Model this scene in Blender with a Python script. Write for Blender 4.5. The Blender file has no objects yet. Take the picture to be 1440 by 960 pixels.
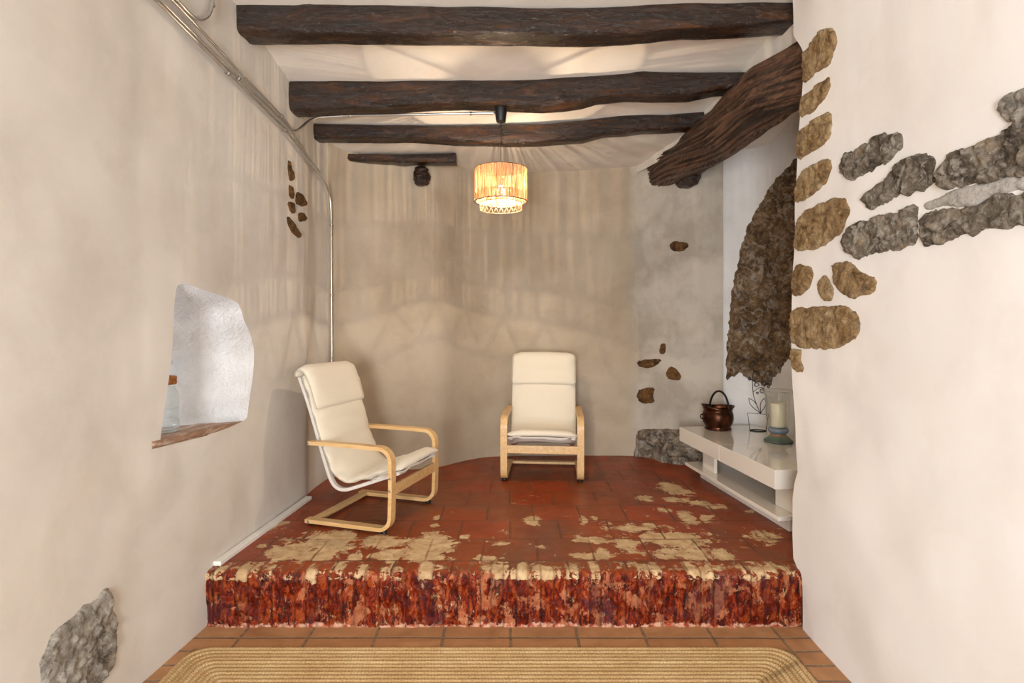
import bpy, math, random
from mathutils import Vector, noise, geometry
R = random.Random(7)
SC = bpy.context.scene
COL = SC.collection
PI = math.pi
F, CX, HY, EYE = 800.0, 720.0, 450.0, 1.6      # focal length in px, vanishing point, eye height
PLAT = 0.293                                   # platform height

# ------------------------------------------------------------------ helpers
def tag(o, label=None, cat=None, group=None, kind=None):
    if label: o['label'] = label
    if cat: o['category'] = cat
    if group: o['group'] = group
    if kind: o['kind'] = kind
    return o

def obj(name, vf, mats, parent=None, smooth=True, loc=None):
    v, f = vf[0], vf[1]
    me = bpy.data.meshes.new(name)
    me.from_pydata([tuple(p) for p in v], [], [tuple(q) for q in f])
    if not isinstance(mats, (list, tuple)): mats = [mats]
    for m in mats: me.materials.append(m)
    if len(vf) > 2 and vf[2]:
        me.polygons.foreach_set('material_index', vf[2])
    if smooth: me.polygons.foreach_set('use_smooth', [True]*len(me.polygons))
    me.update()
    o = bpy.data.objects.new(name, me); COL.objects.link(o)
    if parent: o.parent = parent
    if loc: o.location = loc
    return o

def empty(name, loc, rz=0, **k):
    o = bpy.data.objects.new(name, None); COL.objects.link(o)
    o.location = loc; o.rotation_euler = (0, 0, rz); o.empty_display_size = .1
    return tag(o, **k)

def merge(*parts):
    V, Fs, M = [], [], []
    for p in parts:
        n = len(V); V += list(p[0]); Fs += [tuple(i+n for i in q) for q in p[1]]
        M += (list(p[2]) if len(p) > 2 and p[2] else [0]*len(p[1]))
    return V, Fs, M

def withmat(p, i): return p[0], p[1], [i]*len(p[1])
def shift(p, d):
    d = Vector(d); return ([Vector(v)+d for v in p[0]],)+tuple(p[1:])

def box(x0, x1, y0, y1, z0, z1):
    v = [(x, y, z) for x in (x0, x1) for y in (y0, y1) for z in (z0, z1)]
    f = [(0, 1, 3, 2), (4, 6, 7, 5), (0, 4, 5, 1), (2, 3, 7, 6), (0, 2, 6, 4), (1, 5, 7, 3)]
    return v, f

def bevel(o, w=.003, seg=3, ang=35):
    m = o.modifiers.new('Bevel', 'BEVEL'); m.width = w; m.segments = seg
    m.limit_method = 'ANGLE'; m.angle_limit = math.radians(ang)
    o.data.polygons.foreach_set('use_smooth', [True]*len(o.data.polygons))
    w2 = o.modifiers.new('WN', 'WEIGHTED_NORMAL'); w2.keep_sharp = True
    return o

def tube(pts, r, n=10, closed=False, ref=(0, 0, 1)):
    pts = [Vector(p) for p in pts]; N = len(pts); V = []; Fs = []
    prev = None
    for i, p in enumerate(pts):
        a = pts[(i-1) % N] if (closed or i > 0) else p
        b = pts[(i+1) % N] if (closed or i < N-1) else p
        t = (b-a).normalized()
        if prev is None:
            u = t.cross(Vector(ref))
            if u.length < .1: u = t.cross(Vector((1, 0, 0)))
        else:
            u = prev - t*prev.dot(t)
        u.normalize(); prev = u; w = t.cross(u)
        rr = r(i/(N-1)) if callable(r) else r
        for k in range(n):
            a2 = 2*PI*k/n
            V.append(p + u*(rr*math.cos(a2)) + w*(rr*math.sin(a2)))
    for i in range(N if closed else N-1):
        j = (i+1) % N
        for k in range(n):
            k2 = (k+1) % n
            Fs.append((i*n+k, i*n+k2, j*n+k2, j*n+k))
    if not closed:
        Fs.append(tuple(range(n-1, -1, -1))); Fs.append(tuple((N-1)*n+k for k in range(n)))
    return V, Fs

def lathe(prof, n=48, c=(0, 0, 0), closed=False):
    V = []; Fs = []
    for r, z in prof:
        for k in range(n):
            a = 2*PI*k/n; V.append((c[0]+r*math.cos(a), c[1]+r*math.sin(a), c[2]+z))
    m = len(prof)
    for i in range(m if closed else m-1):
        j = (i+1) % m
        for k in range(n):
            k2 = (k+1) % n
            Fs.append((i*n+k, i*n+k2, j*n+k2, j*n+k))
    if not closed:
        if prof[0][0] > 0: Fs.append(tuple(range(n-1, -1, -1)))
        if prof[-1][0] > 0: Fs.append(tuple((m-1)*n+k for k in range(n)))
    return V, Fs

def rect_sweep(path, w, t, x0=0, n=1):
    """path of (y,z) centre points; a band w wide in x and t thick."""
    N = len(path); V = []; Fs = []
    for i in range(N):
        a = Vector(path[max(i-1, 0)]); b = Vector(path[min(i+1, N-1)])
        d = (b-a).normalized(); nn = Vector((-d.y, d.x)); p = Vector(path[i])
        for sx, sn in ((-1, -1), (1, -1), (1, 1), (-1, 1)):
            q = p + nn*(t/2*sn)
            V.append((x0+w/2*sx, q.x, q.y))
    for i in range(N-1):
        for k in range(4):
            k2 = (k+1) % 4
            Fs.append((i*4+k, i*4+k2, (i+1)*4+k2, (i+1)*4+k))
    Fs.append((3, 2, 1, 0)); Fs.append(tuple((N-1)*4+k for k in range(4)))
    return V, Fs

def catmull(pts, sub=8):
    P = [Vector(p) for p in pts]; P = [P[0]*2-P[1]] + P + [P[-1]*2-P[-2]]
    out = []
    for i in range(1, len(P)-2):
        for k in range(sub):
            t = k/sub
            a, b, c, d = P[i-1], P[i], P[i+1], P[i+2]
            out.append(.5*((2*b)+(c-a)*t+(2*a-5*b+4*c-d)*t*t+(3*b-a-3*c+d)*t**3))
    out.append(P[-2]); return out

def lerp_tab(tab, x):
    if x <= tab[0][0]: return tab[0][1]
    for (a, b), (c, d) in zip(tab, tab[1:]):
        if x <= c: return b+(d-b)*(x-a)/(c-a)
    return tab[-1][1]

def inside(p, poly):
    x, y = p; r = False; n = len(poly); j = n-1
    for i in range(n):
        xi, yi = poly[i]; xj, yj = poly[j]
        if (yi > y) != (yj > y) and x < (xj-xi)*(y-yi)/(yj-yi)+xi: r = not r
        j = i
    return r

def edge_dist(p, poly):
    best = 9e9; n = len(poly)
    for i in range(n):
        ax, ay = poly[i]; bx, by = poly[(i+1) % n]
        dx, dy = bx-ax, by-ay; L = dx*dx+dy*dy
        t = 0 if L == 0 else max(0, min(1, ((p[0]-ax)*dx+(p[1]-ay)*dy)/L))
        q = (p[0]-ax-t*dx)**2+(p[1]-ay-t*dy)**2
        if q < best: best = q
    return math.sqrt(best)

def resample(poly, step, jit=0, seed=0):
    out = []; n = len(poly)
    for i in range(n):
        a, b = Vector(poly[i]), Vector(poly[(i+1) % n]); L = (b-a).length
        m = max(1, int(L/step)); nr = Vector((-(b-a).y, (b-a).x)); nr = nr/(L or 1)
        for k in range(m):
            q = a+(b-a)*(k/m)
            if jit:
                q = q+nr*jit*noise.noise(Vector((q.x*18+seed, q.y*18, seed*3.1)))*1.6+nr*jit*.7*noise.noise(Vector((q.x*60, q.y*60, seed)))
            out.append((q.x, q.y))
    return out

def smooth_poly(poly, it=1):
    for _ in range(it):
        o = []; n = len(poly)
        for i in range(n):
            a, b = poly[i], poly[(i+1) % n]
            o.append((a[0]*.78+b[0]*.22, a[1]*.78+b[1]*.22)); o.append((a[0]*.22+b[0]*.78, a[1]*.22+b[1]*.78))
        poly = o
    return poly

def fill(outer, holes, step):
    """triangulated region with interior grid points -> pts2d, tris, set of boundary indices"""
    pts = [Vector(p) for p in outer]; edges = [(i, (i+1) % len(outer)) for i in range(len(outer))]
    for h in holes:
        b = len(pts); pts += [Vector(p) for p in h]; edges += [(b+i, b+(i+1) % len(h)) for i in range(len(h))]
    xs = [p[0] for p in outer]; ys = [p[1] for p in outer]
    nx = int((max(xs)-min(xs))/step)+1; ny = int((max(ys)-min(ys))/(step*.87))+1
    for j in range(1, ny):
        for i in range(nx+1):
            p = (min(xs)+(i+(j % 2)*.5)*step, min(ys)+j*step*.87)
            if not inside(p, outer): continue
            if any(inside(p, h) for h in holes): continue
            if edge_dist(p, outer) < step*.35: continue
            if any(edge_dist(p, h) < step*.35 for h in holes): continue
            pts.append(Vector(p))
    r = geometry.delaunay_2d_cdt(pts, edges, [], 0, 1e-5)
    v = [(p.x, p.y) for p in r[0]]; tris = []
    for t in r[2]:
        c = (sum(v[i][0] for i in t)/3, sum(v[i][1] for i in t)/3)
        if inside(c, outer) and not any(inside(c, h) for h in holes):
            a, b, d = [v[i] for i in t]
            if (b[0]-a[0])*(d[1]-a[1])-(b[1]-a[1])*(d[0]-a[0]) < 0: t = t[::-1]
            tris.append(tuple(t))
    return v, tris

# ------------------------------------------------------------------ node materials
class NT:
    def __init__(s, name):
        s.m = bpy.data.materials.new(name); s.m.use_nodes = True; s.t = s.m.node_tree
        s.b = s.t.nodes['Principled BSDF']; s.out = s.t.nodes['Material Output']
    def n(s, typ, ins=None, **at):
        x = s.t.nodes.new(typ)
        for k, v in at.items(): setattr(x, k, v)
        for k, v in (ins or {}).items():
            if isinstance(v, bpy.types.NodeSocket): s.t.links.new(v, x.inputs[k])
            else: x.inputs[k].default_value = v
        return x
    def set(s, **kw):
        for k, v in kw.items():
            k = k.replace('_', ' ')
            if isinstance(v, bpy.types.NodeSocket): s.t.links.new(v, s.b.inputs[k])
            else: s.b.inputs[k].default_value = v
    def co(s, scale=(1, 1, 1)):
        c = s.n('ShaderNodeTexCoord').outputs['Object']
        return s.n('ShaderNodeMapping', {'Vector': c, 'Scale': scale}).outputs[0]
    def noise(s, vec, scale, detail=4, rough=.55, dist=0):
        return s.n('ShaderNodeTexNoise', {'Vector': vec, 'Scale': scale, 'Detail': detail, 'Roughness': rough, 'Distortion': dist}).outputs['Fac']
    def voro(s, vec, scale, feature='F1', out='Distance', rnd=1):
        return s.n('ShaderNodeTexVoronoi', {'Vector': vec, 'Scale': scale, 'Randomness': rnd}, feature=feature).outputs[out]
    def ramp(s, f, stops, interp='LINEAR'):
        r = s.n('ShaderNodeValToRGB', {'Fac': f}); e = r.color_ramp.elements; r.color_ramp.interpolation = interp
        while len(e) < len(stops): e.new(.5)
        for q, (p, c) in zip(e, stops):
            q.position = p; q.color = (c[0], c[1], c[2], 1) if isinstance(c, (tuple, list)) else (c, c, c, 1)
        return r.outputs['Color']
    def math(s, op, a, b=0.0, clamp=False):
        x = s.n('ShaderNodeMath', {0: a, 1: b}, operation=op); x.use_clamp = clamp; return x.outputs[0]
    def mix(s, f, a, b, blend='MIX'):
        def c(v): return (v[0], v[1], v[2], 1) if isinstance(v, tuple) else v
        x = s.n('ShaderNodeMix', data_type='RGBA', blend_type=blend)
        for i, v in ((0, f), (6, c(a)), (7, c(b))):
            if isinstance(v, bpy.types.NodeSocket): s.t.links.new(v, x.inputs[i])
            else: x.inputs[i].default_value = v
        return x.outputs[2]
    def attr(s, name, out='Fac'): return s.n('ShaderNodeAttribute', attribute_name=name).outputs[out]
    def bump(s, h, strength=.3, dist=.01, normal=None):
        i = {'Height': h, 'Strength': strength, 'Distance': dist}
        if normal: i['Normal'] = normal
        o = s.n('ShaderNodeBump', i).outputs[0]; s.set(Normal=o); return o

def srgb(r, g, b):
    return tuple(((c/255)/12.92 if c/255 <= .04045 else ((c/255+.055)/1.055)**2.4) for c in (r, g, b))

def plaster(name, c1, c2, c3, streak=0.0, bump=.25, rough=.85):
    t = NT(name); co = t.co()
    a = t.ramp(t.noise(co, 1.3, 5, .6, .4), [(.35, 0), (.68, 1)])
    col = t.mix(a, c1, c2)
    b = t.ramp(t.noise(co, 2.6, 5, .6, .3), [(.5, 0), (.75, 1)])
    col = t.mix(t.math('MULTIPLY', b, .55), col, c3)
    h = t.math('ADD', t.math('MULTIPLY', t.noise(co, 4.5, 3, .45, .3), 1.0), t.math('MULTIPLY', t.noise(co, 90, 3, .6), .07))
    t.set(Base_Color=col, Roughness=rough, Specular_IOR_Level=.25)
    t.bump(h, bump, .03)
    return t.m

def rock(name, cols, scale=9, bump=.8, white=0.0, crack=.5):
    t = NT(name); co = t.co()
    n1 = t.noise(co, scale, 10, .78, .4)
    col = t.ramp(n1, [(.35+.30*i/(len(cols)-1), c) for i, c in enumerate(cols)])
    n2 = t.ramp(t.noise(co, scale*4, 8, .8), [(.38, 0), (.52, 1)])
    col = t.mix(n2, t.mix(.45, col, (.016, .011, .007)), col)
    n3 = t.ramp(t.noise(co, scale*1.7, 5, .7, 1.5), [(.50, 0), (.60, 1)])
    col = t.mix(t.math('MULTIPLY', n3, white), col, srgb(205, 195, 180))
    v = t.ramp(t.voro(co, scale*1.2, 'DISTANCE_TO_EDGE'), [(0, 0), (.05, 1)])
    col = t.mix(t.math('MULTIPLY', t.math('SUBTRACT', 1.0, v), crack), col, (.03, .022, .015))
    h = t.math('ADD', t.noise(co, scale*3.2, 10, .78, .3), t.math('MULTIPLY', v, .15*crack))
    t.set(Base_Color=col, Roughness=.8, Specular_IOR_Level=.3)
    t.bump(h, bump, .03)
    return t.m

M = {}
M['wall_left'] = plaster('plaster_left', srgb(220, 215, 207), srgb(209, 202, 192), srgb(196, 188, 177), bump=.14)
M['wall_right'] = plaster('plaster_right', srgb(234, 231, 228), srgb(229, 224, 219), srgb(218, 210, 203), bump=.10)
M['niche'] = plaster('plaster_niche', srgb(226, 224, 222), srgb(214, 210, 206), srgb(200, 196, 190), bump=.3)
M['ceiling'] = plaster('plaster_ceiling', srgb(226, 219, 210), srgb(216, 208, 197), srgb(208, 199, 187), bump=.3)
t = NT('whitewash'); co = t.co()
t.set(Base_Color=t.mix(t.ramp(t.noise(co, 5, 5), [(.35, 0), (.65, 1)]), srgb(238, 238, 238), srgb(222, 221, 220)), Roughness=.8, Specular_IOR_Level=.3)
t.bump(t.math('ADD', t.noise(co, 45, 7, .7), t.math('MULTIPLY', t.noise(co, 12, 4, .6), .8)), .9, .02); M['reveal'] = t.m
# back wall: beige plaster that turns greyer past the patch beside the alcove
t = NT('plaster_back'); co = t.co()
a = t.ramp(t.noise(co, 1.2, 5, .55, .15), [(.35, 0), (.66, 1)])
warm = t.mix(a, srgb(188, 173, 153), srgb(170, 154, 132))
b = t.ramp(t.noise(co, 2.0, 5, .6, .2), [(.48, 0), (.72, 1)])
warm = t.mix(t.math('MULTIPLY', b, .55), warm, srgb(160, 141, 117))
grey = t.mix(t.ramp(t.noise(co, 3.0, 5, .6, .15), [(.38, 0), (.62, 1)]), srgb(188, 180, 168), srgb(163, 154, 141))
sx = t.n('ShaderNodeSeparateXYZ', {0: co}).outputs
edge = t.math('ADD', sx[0], t.math('MULTIPLY', t.noise(co, 2.0, 4), .25))
g = t.ramp(t.math('MULTIPLY', edge, .5), [(.62, 0), (.68, 1)])
col = t.mix(g, warm, grey)
t.set(Base_Color=col, Roughness=.85, Specular_IOR_Level=.25)
t.bump(t.math('ADD', t.noise(co, 6, 5, .55, .6), t.math('MULTIPLY', t.noise(co, 80, 3, .6), .1)), .28, .03)
M['wall_back'] = t.m

M['ochre'] = rock('ochre_stone', [srgb(104, 74, 44), srgb(168, 132, 86), srgb(204, 172, 124), srgb(226, 204, 164)], 10, 1.0, .15, .3)
M['ochre2'] = rock('rust_stone', [srgb(36, 22, 12), srgb(92, 62, 30), srgb(136, 94, 46), srgb(110, 80, 52)], 13, .9, .05, .4)
M['grey_stone'] = rock('grey_stone', [srgb(48, 40, 34), srgb(112, 100, 86), srgb(158, 146, 130), srgb(188, 160, 128)], 8, 1.0, .75, .25)
M['pale_stone'] = rock('pale_stone', [srgb(96, 88, 78), srgb(156, 148, 138), srgb(188, 180, 168), srgb(205, 198, 188)], 9, .8, .6, .25)
M['rubble'] = rock('brown_rubble', [srgb(56, 40, 26), srgb(108, 82, 54), srgb(144, 114, 80), srgb(172, 156, 134)], 6, 1.0, .45, .45)
M['base_rock'] = rock('base_rock', [srgb(44, 38, 36), srgb(108, 94, 80), srgb(146, 130, 112), srgb(172, 160, 146)], 7, .9, .45, .3)
M['mortar'] = rock('mortar', [srgb(150, 146, 140), srgb(178, 174, 168), srgb(196, 192, 186)], 14, .35, .3, .0)

# dark varnished beam
t = NT('varnished_wood'); co = t.co((1.2, 9, 9))
n1 = t.noise(co, 2.2, 8, .6, .8)
col = t.ramp(n1, [(.3, srgb(18, 9, 4)), (.55, srgb(44, 24, 10)), (.72, srgb(84, 48, 18))])
t.set(Base_Color=col, Roughness=t.ramp(t.noise(t.co((3, 12, 12)), 3, 5), [(.3, .14), (.7, .34)]), Specular_IOR_Level=.42)
h = t.math('ADD', t.math('MULTIPLY', t.noise(co, 3, 8, .65, .6), .7), t.math('MULTIPLY', t.noise(t.co((4, 8, 8)), 4, 6, .6, 1.5), .9))
bo = t.bump(h, .75, .02)
t.set(Coat_Weight=.2, Coat_Roughness=.12, Coat_Normal=bo)
M['beam'] = t.m
t = NT('weathered_trunk'); co = t.co((9, 1.1, 9))
col = t.ramp(t.noise(co, 3, 9, .65, 1.0), [(.3, srgb(44, 27, 18)), (.5, srgb(92, 62, 44)), (.7, srgb(130, 94, 70))])
gr = t.attr('groove')
col = t.mix(t.math('MULTIPLY', gr, .8, True), col, (.006, .004, .003))
t.set(Base_Color=col, Roughness=.42, Specular_IOR_Level=.5)
t.bump(t.noise(t.co((14, 1.6, 14)), 4, 8, .65, .7), .9, .025)
M['trunk'] = t.m

# birch veneer
t = NT('birch_veneer'); co = t.co((30, 2.5, 30))
col = t.ramp(t.noise(co, 2.0, 5, .55, .4), [(.35, srgb(222, 184, 130)), (.65, srgb(206, 163, 106))])
t.set(Base_Color=col, Roughness=.38, Specular_IOR_Level=.5, Coat_Weight=.15)
M['birch'] = t.m
def simple(name, c, rough=.5, metal=0.0, spec=.5, **k):
    t = NT(name); t.set(Base_Color=(c[0], c[1], c[2], 1), Roughness=rough, Metallic=metal, Specular_IOR_Level=spec, **k)
    return t
t = simple('cream_canvas', srgb(226, 216, 197), .9, 0, .2); t.set(Sheen_Weight=.2)
t.bump(t.math('ADD', t.noise(t.co(), 450, 2, .5), t.math('MULTIPLY', t.noise(t.co(), 9, 4, .5), 3.0)), .12, .006); M['canvas'] = t.m
t = simple('canvas_piping', srgb(196, 186, 168), .9, 0, .2); M['piping'] = t.m
t = simple('white_canvas', srgb(216, 208, 198), .85, 0, .2); t.bump(t.noise(t.co(), 300, 2, .5), .1, .003); M['white_canvas'] = t.m
t = simple('black_plastic', (.008, .008, .009), .45); t.bump(t.noise(t.co(), 200, 2), .05, .001); M['black'] = t.m
t = simple('steel', (.62, .62, .62), .28, 1.0)
t.set(Roughness=t.ramp(t.noise(t.co(), 3, 2), [(.3, .24), (.7, .32)])); M['steel'] = t.m
t = simple('screw', (.5, .5, .5), .3, 1.0); t.bump(t.noise(t.co(), 100, 2), .05, .001); M['screw'] = t.m
t = simple('white_lacquer', srgb(232, 224, 212), .07, 0, .5, Coat_Weight=.6); t.set(Base_Color=t.mix(t.noise(t.co(), 1.5, 3), srgb(234, 227, 216), srgb(228, 220, 207))); t.set(Coat_Roughness=.03); M['lacquer'] = t.m
t = simple('wire', (.012, .011, .011), .5, .6); t.bump(t.noise(t.co(), 120, 3), .1, .001); M['wire'] = t.m
t = NT('copper'); co = t.co()
t.set(Base_Color=t.ramp(t.noise(co, 9, 6, .65, .5), [(.3, srgb(46, 28, 20)), (.55, srgb(80, 50, 36)), (.75, srgb(140, 86, 60))]), Metallic=1.0, Roughness=t.ramp(t.noise(co, 14, 4), [(.3, .22), (.7, .42)]))
t.bump(t.noise(co, 22, 3), .12, .01); M['copper'] = t.m
t = simple('candle_wax', srgb(238, 228, 204), .55); t.set(Subsurface_Weight=.3, Subsurface_Radius=(.02, .012, .006), Base_Color=t.mix(t.noise(t.co(), 6, 2), srgb(240, 231, 208), srgb(232, 220, 194))); M['wax'] = t.m
t = NT('glazed_base'); co = t.co()
z = t.n('ShaderNodeSeparateXYZ', {0: co}).outputs[2]
t.set(Base_Color=t.ramp(t.math('MULTIPLY', t.math('ADD', z, t.math('MULTIPLY', t.noise(co, 12, 4), .02)), 9.0),
      [(.03, srgb(150, 98, 50)), (.12, srgb(66, 76, 74)), (.45, srgb(92, 112, 92)), (.6, srgb(150, 100, 56)), (.7, srgb(92, 110, 122)), (.95, srgb(120, 130, 140))]), Roughness=.25)
t.bump(t.noise(co, 30, 3), .1, .004); M['glaze'] = t.m
def glass(name, tint, rough=0.0):
    t = NT(name); nt = t.t
    gl = t.n('ShaderNodeBsdfGlass', {'Color': (*tint, 1), 'Roughness': rough, 'IOR': 1.45})
    tr = t.n('ShaderNodeBsdfTransparent', {'Color': (*tint, 1)})
    lw = t.n('ShaderNodeLayerWeight', {'Blend': .5}).outputs['Facing']
    fr = t.math('ADD', t.math('MULTIPLY', t.math('POWER', lw, 2.6), .6), .035)
    gs = t.n('ShaderNodeBsdfGlossy', {'Color': (1, 1, 1, 1), 'Roughness': .03})
    mx = t.n('ShaderNodeMixShader', {0: fr, 1: tr.outputs[0], 2: gs.outputs[0]})
    nt.links.new(mx.outputs[0], t.out.inputs['Surface'])
    nt.nodes.remove(gl)
    return t.m
M['glass'] = glass('clear_glass', (.95, .96, .95))
M['green_glass'] = glass('jar_glass', (.975, .988, .984))
M['pane'] = glass('window_pane_glass', (.96, .97, .98))
t = NT('jar_cork'); t.set(Base_Color=t.ramp(t.noise(t.co(), 60, 5), [(.3, srgb(120, 70, 30)), (.7, srgb(190, 124, 60))]), Roughness=.7)
t.bump(t.noise(t.co(), 120, 3), .3, .002); M['cork'] = t.m
# raffia strands let part of the light through
t = NT('raffia'); co = t.co((1, 1, .12))
c = t.ramp(t.noise(co, 90, 4, .6), [(.35, srgb(196, 150, 104)), (.5, srgb(228, 190, 146)), (.68, srgb(246, 224, 192))])
df = t.n('ShaderNodeBsdfDiffuse', {'Color': c}); tl = t.n('ShaderNodeBsdfTranslucent', {'Color': c})
mx = t.n('ShaderNodeMixShader', {0: .5, 1: df.outputs[0], 2: tl.outputs[0]})
t.t.links.new(mx.outputs[0], t.out.inputs['Surface']); M['raffia'] = t.m
t = NT('bulb_glass')
e_ = t.n('ShaderNodeEmission', {'Color': (1, .86, .66, 1), 'Strength': 22.0}); tr_ = t.n('ShaderNodeBsdfTransparent', {'Color': (1, 1, 1, 1)})
mx = t.n('ShaderNodeMixShader', {0: .25, 1: tr_.outputs[0], 2: e_.outputs[0]}); t.t.links.new(mx.outputs[0], t.out.inputs['Surface']); M['bulb'] = t.m
t = NT('filament'); t.set(Base_Color=(1, .9, .75, 1), Emission_Color=(1, .84, .6, 1), Emission_Strength=220.0); M['filament'] = t.m
t = NT('terracotta_sill'); co = t.co((7, 1.4, 6))
t.set(Base_Color=t.ramp(t.noise(co, 5, 7, .65, .6), [(.3, srgb(120, 92, 74)), (.5, srgb(158, 124, 100)), (.66, srgb(200, 186, 172))]), Roughness=.75)
t.bump(t.noise(co, 10, 7, .65), .5, .01); M['sill'] = t.m
t = simple('white_trim_paint', srgb(236, 233, 227), .5); t.bump(t.noise(t.co(), 30, 3), .1, .003); M['trim'] = t.m

# jute
t = NT('jute_braid')
fib = t.noise(t.n('ShaderNodeMapping', {'Vector': t.n('ShaderNodeTexCoord').outputs['Object'], 'Scale': (1, 1, 1)}).outputs[0], 210, 5, .7)
run = t.attr('run'); ring = t.attr('ring')
tw = t.math('SINE', t.math('ADD', t.math('MULTIPLY', run, 420.0), t.math('MULTIPLY', ring, 2.7)))
col = t.ramp(t.math('ADD', t.math('MULTIPLY', fib, .8), t.math('MULTIPLY', t.noise(t.co(), 5, 4), .25)), [(.34, srgb(150, 116, 72)), (.5, srgb(206, 172, 122)), (.66, srgb(236, 210, 164))])
wn = t.n('ShaderNodeTexWhiteNoise', {'W': ring}, noise_dimensions='1D').outputs['Value']
col = t.mix(t.math('MULTIPLY', wn, .5), col, srgb(168, 130, 82))
col = t.mix(t.math('MULTIPLY', t.ramp(tw, [(0, 1), (.35, 0)]), .12), col, srgb(120, 86, 48))
t.set(Base_Color=col, Roughness=.95, Specular_IOR_Level=.1)
t.bump(t.math('ADD', t.math('MULTIPLY', tw, .18), fib), .7, .006); M['jute'] = t.m

# lower floor terracotta: baked tiles with grout
def tile_floor(name):
    t = NT(name)
    tc = t.n('ShaderNodeTexCoord').outputs['Object']
    wob = t.n('ShaderNodeTexNoise', {'Vector': tc, 'Scale': 3.0, 'Detail': 3}).outputs['Color']
    vec = t.n('ShaderNodeVectorMath', {0: tc, 1: t.n('ShaderNodeVectorMath', {0: wob, 3: .016}, operation='SCALE').outputs[0]}, operation='ADD').outputs[0]
    br = t.n('ShaderNodeTexBrick', {'Vector': vec, 'Color1': (.35, .35, .35, 1), 'Color2': (.8, .8, .8, 1), 'Mortar': (0, 0, 0, 1), 'Scale': 1.0,
             'Mortar Size': .009, 'Mortar Smooth': .5, 'Brick Width': .34, 'Row Height': .115, 'Bias': 0.0}, offset=0.0)
    co = t.co()
    base = t.ramp(t.noise(co, 6, 6, .6, .5), [(.3, srgb(140, 94, 58)), (.55, srgb(176, 126, 82)), (.75, srgb(198, 152, 106))])
    base = t.mix(.45, base, t.mix(br.outputs['Color'], srgb(146, 98, 62), srgb(196, 148, 102)))
    grout = t.ramp(t.noise(co, 40, 3), [(.3, srgb(104, 82, 62)), (.7, srgb(150, 124, 96))])
    col = t.mix(br.outputs['Fac'], base, grout)
    t.set(Base_Color=col, Roughness=.6)
    h = t.math('SUBTRACT', t.math('MULTIPLY', t.noise(co, 30, 6, .6), .3), br.outputs['Fac'])
    t.bump(h, .5, .008); return t.m
M['floor'] = tile_floor('terracotta_floor')

# platform: red painted tiles, worn patches; brick face with layers of old paint
t = NT('red_painted_masonry'); co = t.co()
wear = t.attr('wear'); face = t.attr('face'); brick = t.attr('brick'); joint = t.attr('joint')
tc = t.n('ShaderNodeTexCoord').outputs['Object']
wob = t.n('ShaderNodeTexNoise', {'Vector': tc, 'Scale': 4.0, 'Detail': 3}).outputs['Color']
vec = t.n('ShaderNodeVectorMath', {0: tc, 1: t.n('ShaderNodeVectorMath', {0: wob, 3: .02}, operation='SCALE').outputs[0]}, operation='ADD').outputs[0]
br = t.n('ShaderNodeTexBrick', {'Vector': vec, 'Color1': (.1, .1, .1, 1), 'Color2': (.9, .9, .9, 1), 'Mortar': (0, 0, 0, 1), 'Scale': 1.0,
         'Mortar Size': .008, 'Mortar Smooth': .6, 'Brick Width': .31, 'Row Height': .31, 'Bias': 0.0}, offset=.5)
red = t.ramp(t.noise(co, 3.2, 7, .62, .7), [(.28, srgb(80, 38, 12)), (.48, srgb(138, 54, 10)), (.66, srgb(166, 72, 18)), (.8, srgb(128, 76, 36))])
red = t.mix(.45, red, t.mix(br.outputs['Color'], srgb(104, 60, 26), srgb(162, 56, 12)))
red = t.mix(t.math('MULTIPLY', t.ramp(t.noise(co, 1.6, 5, .6, .5), [(.5, 0), (.68, 1)]), .65), red, srgb(112, 68, 38))
jf = t.math('MULTIPLY', t.math('MULTIPLY', br.outputs['Fac'], t.ramp(t.noise(co, 4, 4), [(.35, .2), (.6, 1)])), t.math('SUBTRACT', 1.0, face, True))
red = t.mix(t.math('MULTIPLY', jf, .6), red, srgb(92, 58, 38))
# old paint layers of the brick face
cf = t.co((1.6, 1.6, .55))
n1 = t.noise(cf, 19, 10, .82, .5)
fc = t.ramp(n1, [(.38, srgb(22, 8, 8)), (.455, srgb(84, 18, 8)), (.52, srgb(146, 40, 12)), (.575, srgb(188, 92, 44)), (.63, srgb(96, 24, 10))])
pk = t.ramp(t.noise(t.co((1.2, 1.2, .75)), 7.5, 10, .72, .4), [(.545, 0), (.56, 1)])
fc = t.mix(t.math('MULTIPLY', pk, .8), fc, t.ramp(t.noise(co, 30, 4), [(.3, srgb(186, 84, 54)), (.7, srgb(228, 158, 122))]))
pu = t.ramp(t.noise(t.co((1.0, 1.0, .5)), 5.1, 8, .66, .3), [(.54, 0), (.60, 1)])
fc = t.mix(t.math('MULTIPLY', pu, .55), fc, t.mix(t.noise(co, 25, 4), (.035, .02, .05), (.10, .035, .05)))
dk = t.ramp(t.noise(t.co((2, 2, .9)), 10, 10, .78, .4), [(.565, 0), (.585, 1)])
fc = t.mix(t.math('MULTIPLY', dk, .85), fc, (.012, .007, .008))
lt = t.ramp(t.noise(t.co((1.5, 1.5, .9)), 15, 10, .80, .4), [(.60, 0), (.615, 1)])
fc = t.mix(t.math('MULTIPLY', lt, .8), fc, srgb(222, 196, 160))
fc = t.mix(t.math('MULTIPLY', brick, .4), fc, srgb(84, 22, 8))
fc = t.mix(1.0, fc, (.78, .80, .66), 'MULTIPLY')
zz = t.n('ShaderNodeSeparateXYZ', {0: co}).outputs[2]
low = t.math('MULTIPLY', t.ramp(t.math('ADD', t.math('MULTIPLY', zz, -12.0), t.math('MULTIPLY', t.noise(co, 16, 9, .75), 1.6)), [(.58, 0), (.64, 1)]), .75)
fc = t.mix(low, fc, t.ramp(t.noise(co, 28, 5), [(.4, srgb(168, 66, 40)), (.55, srgb(222, 178, 150))]))
col = t.mix(face, red, fc)
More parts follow.
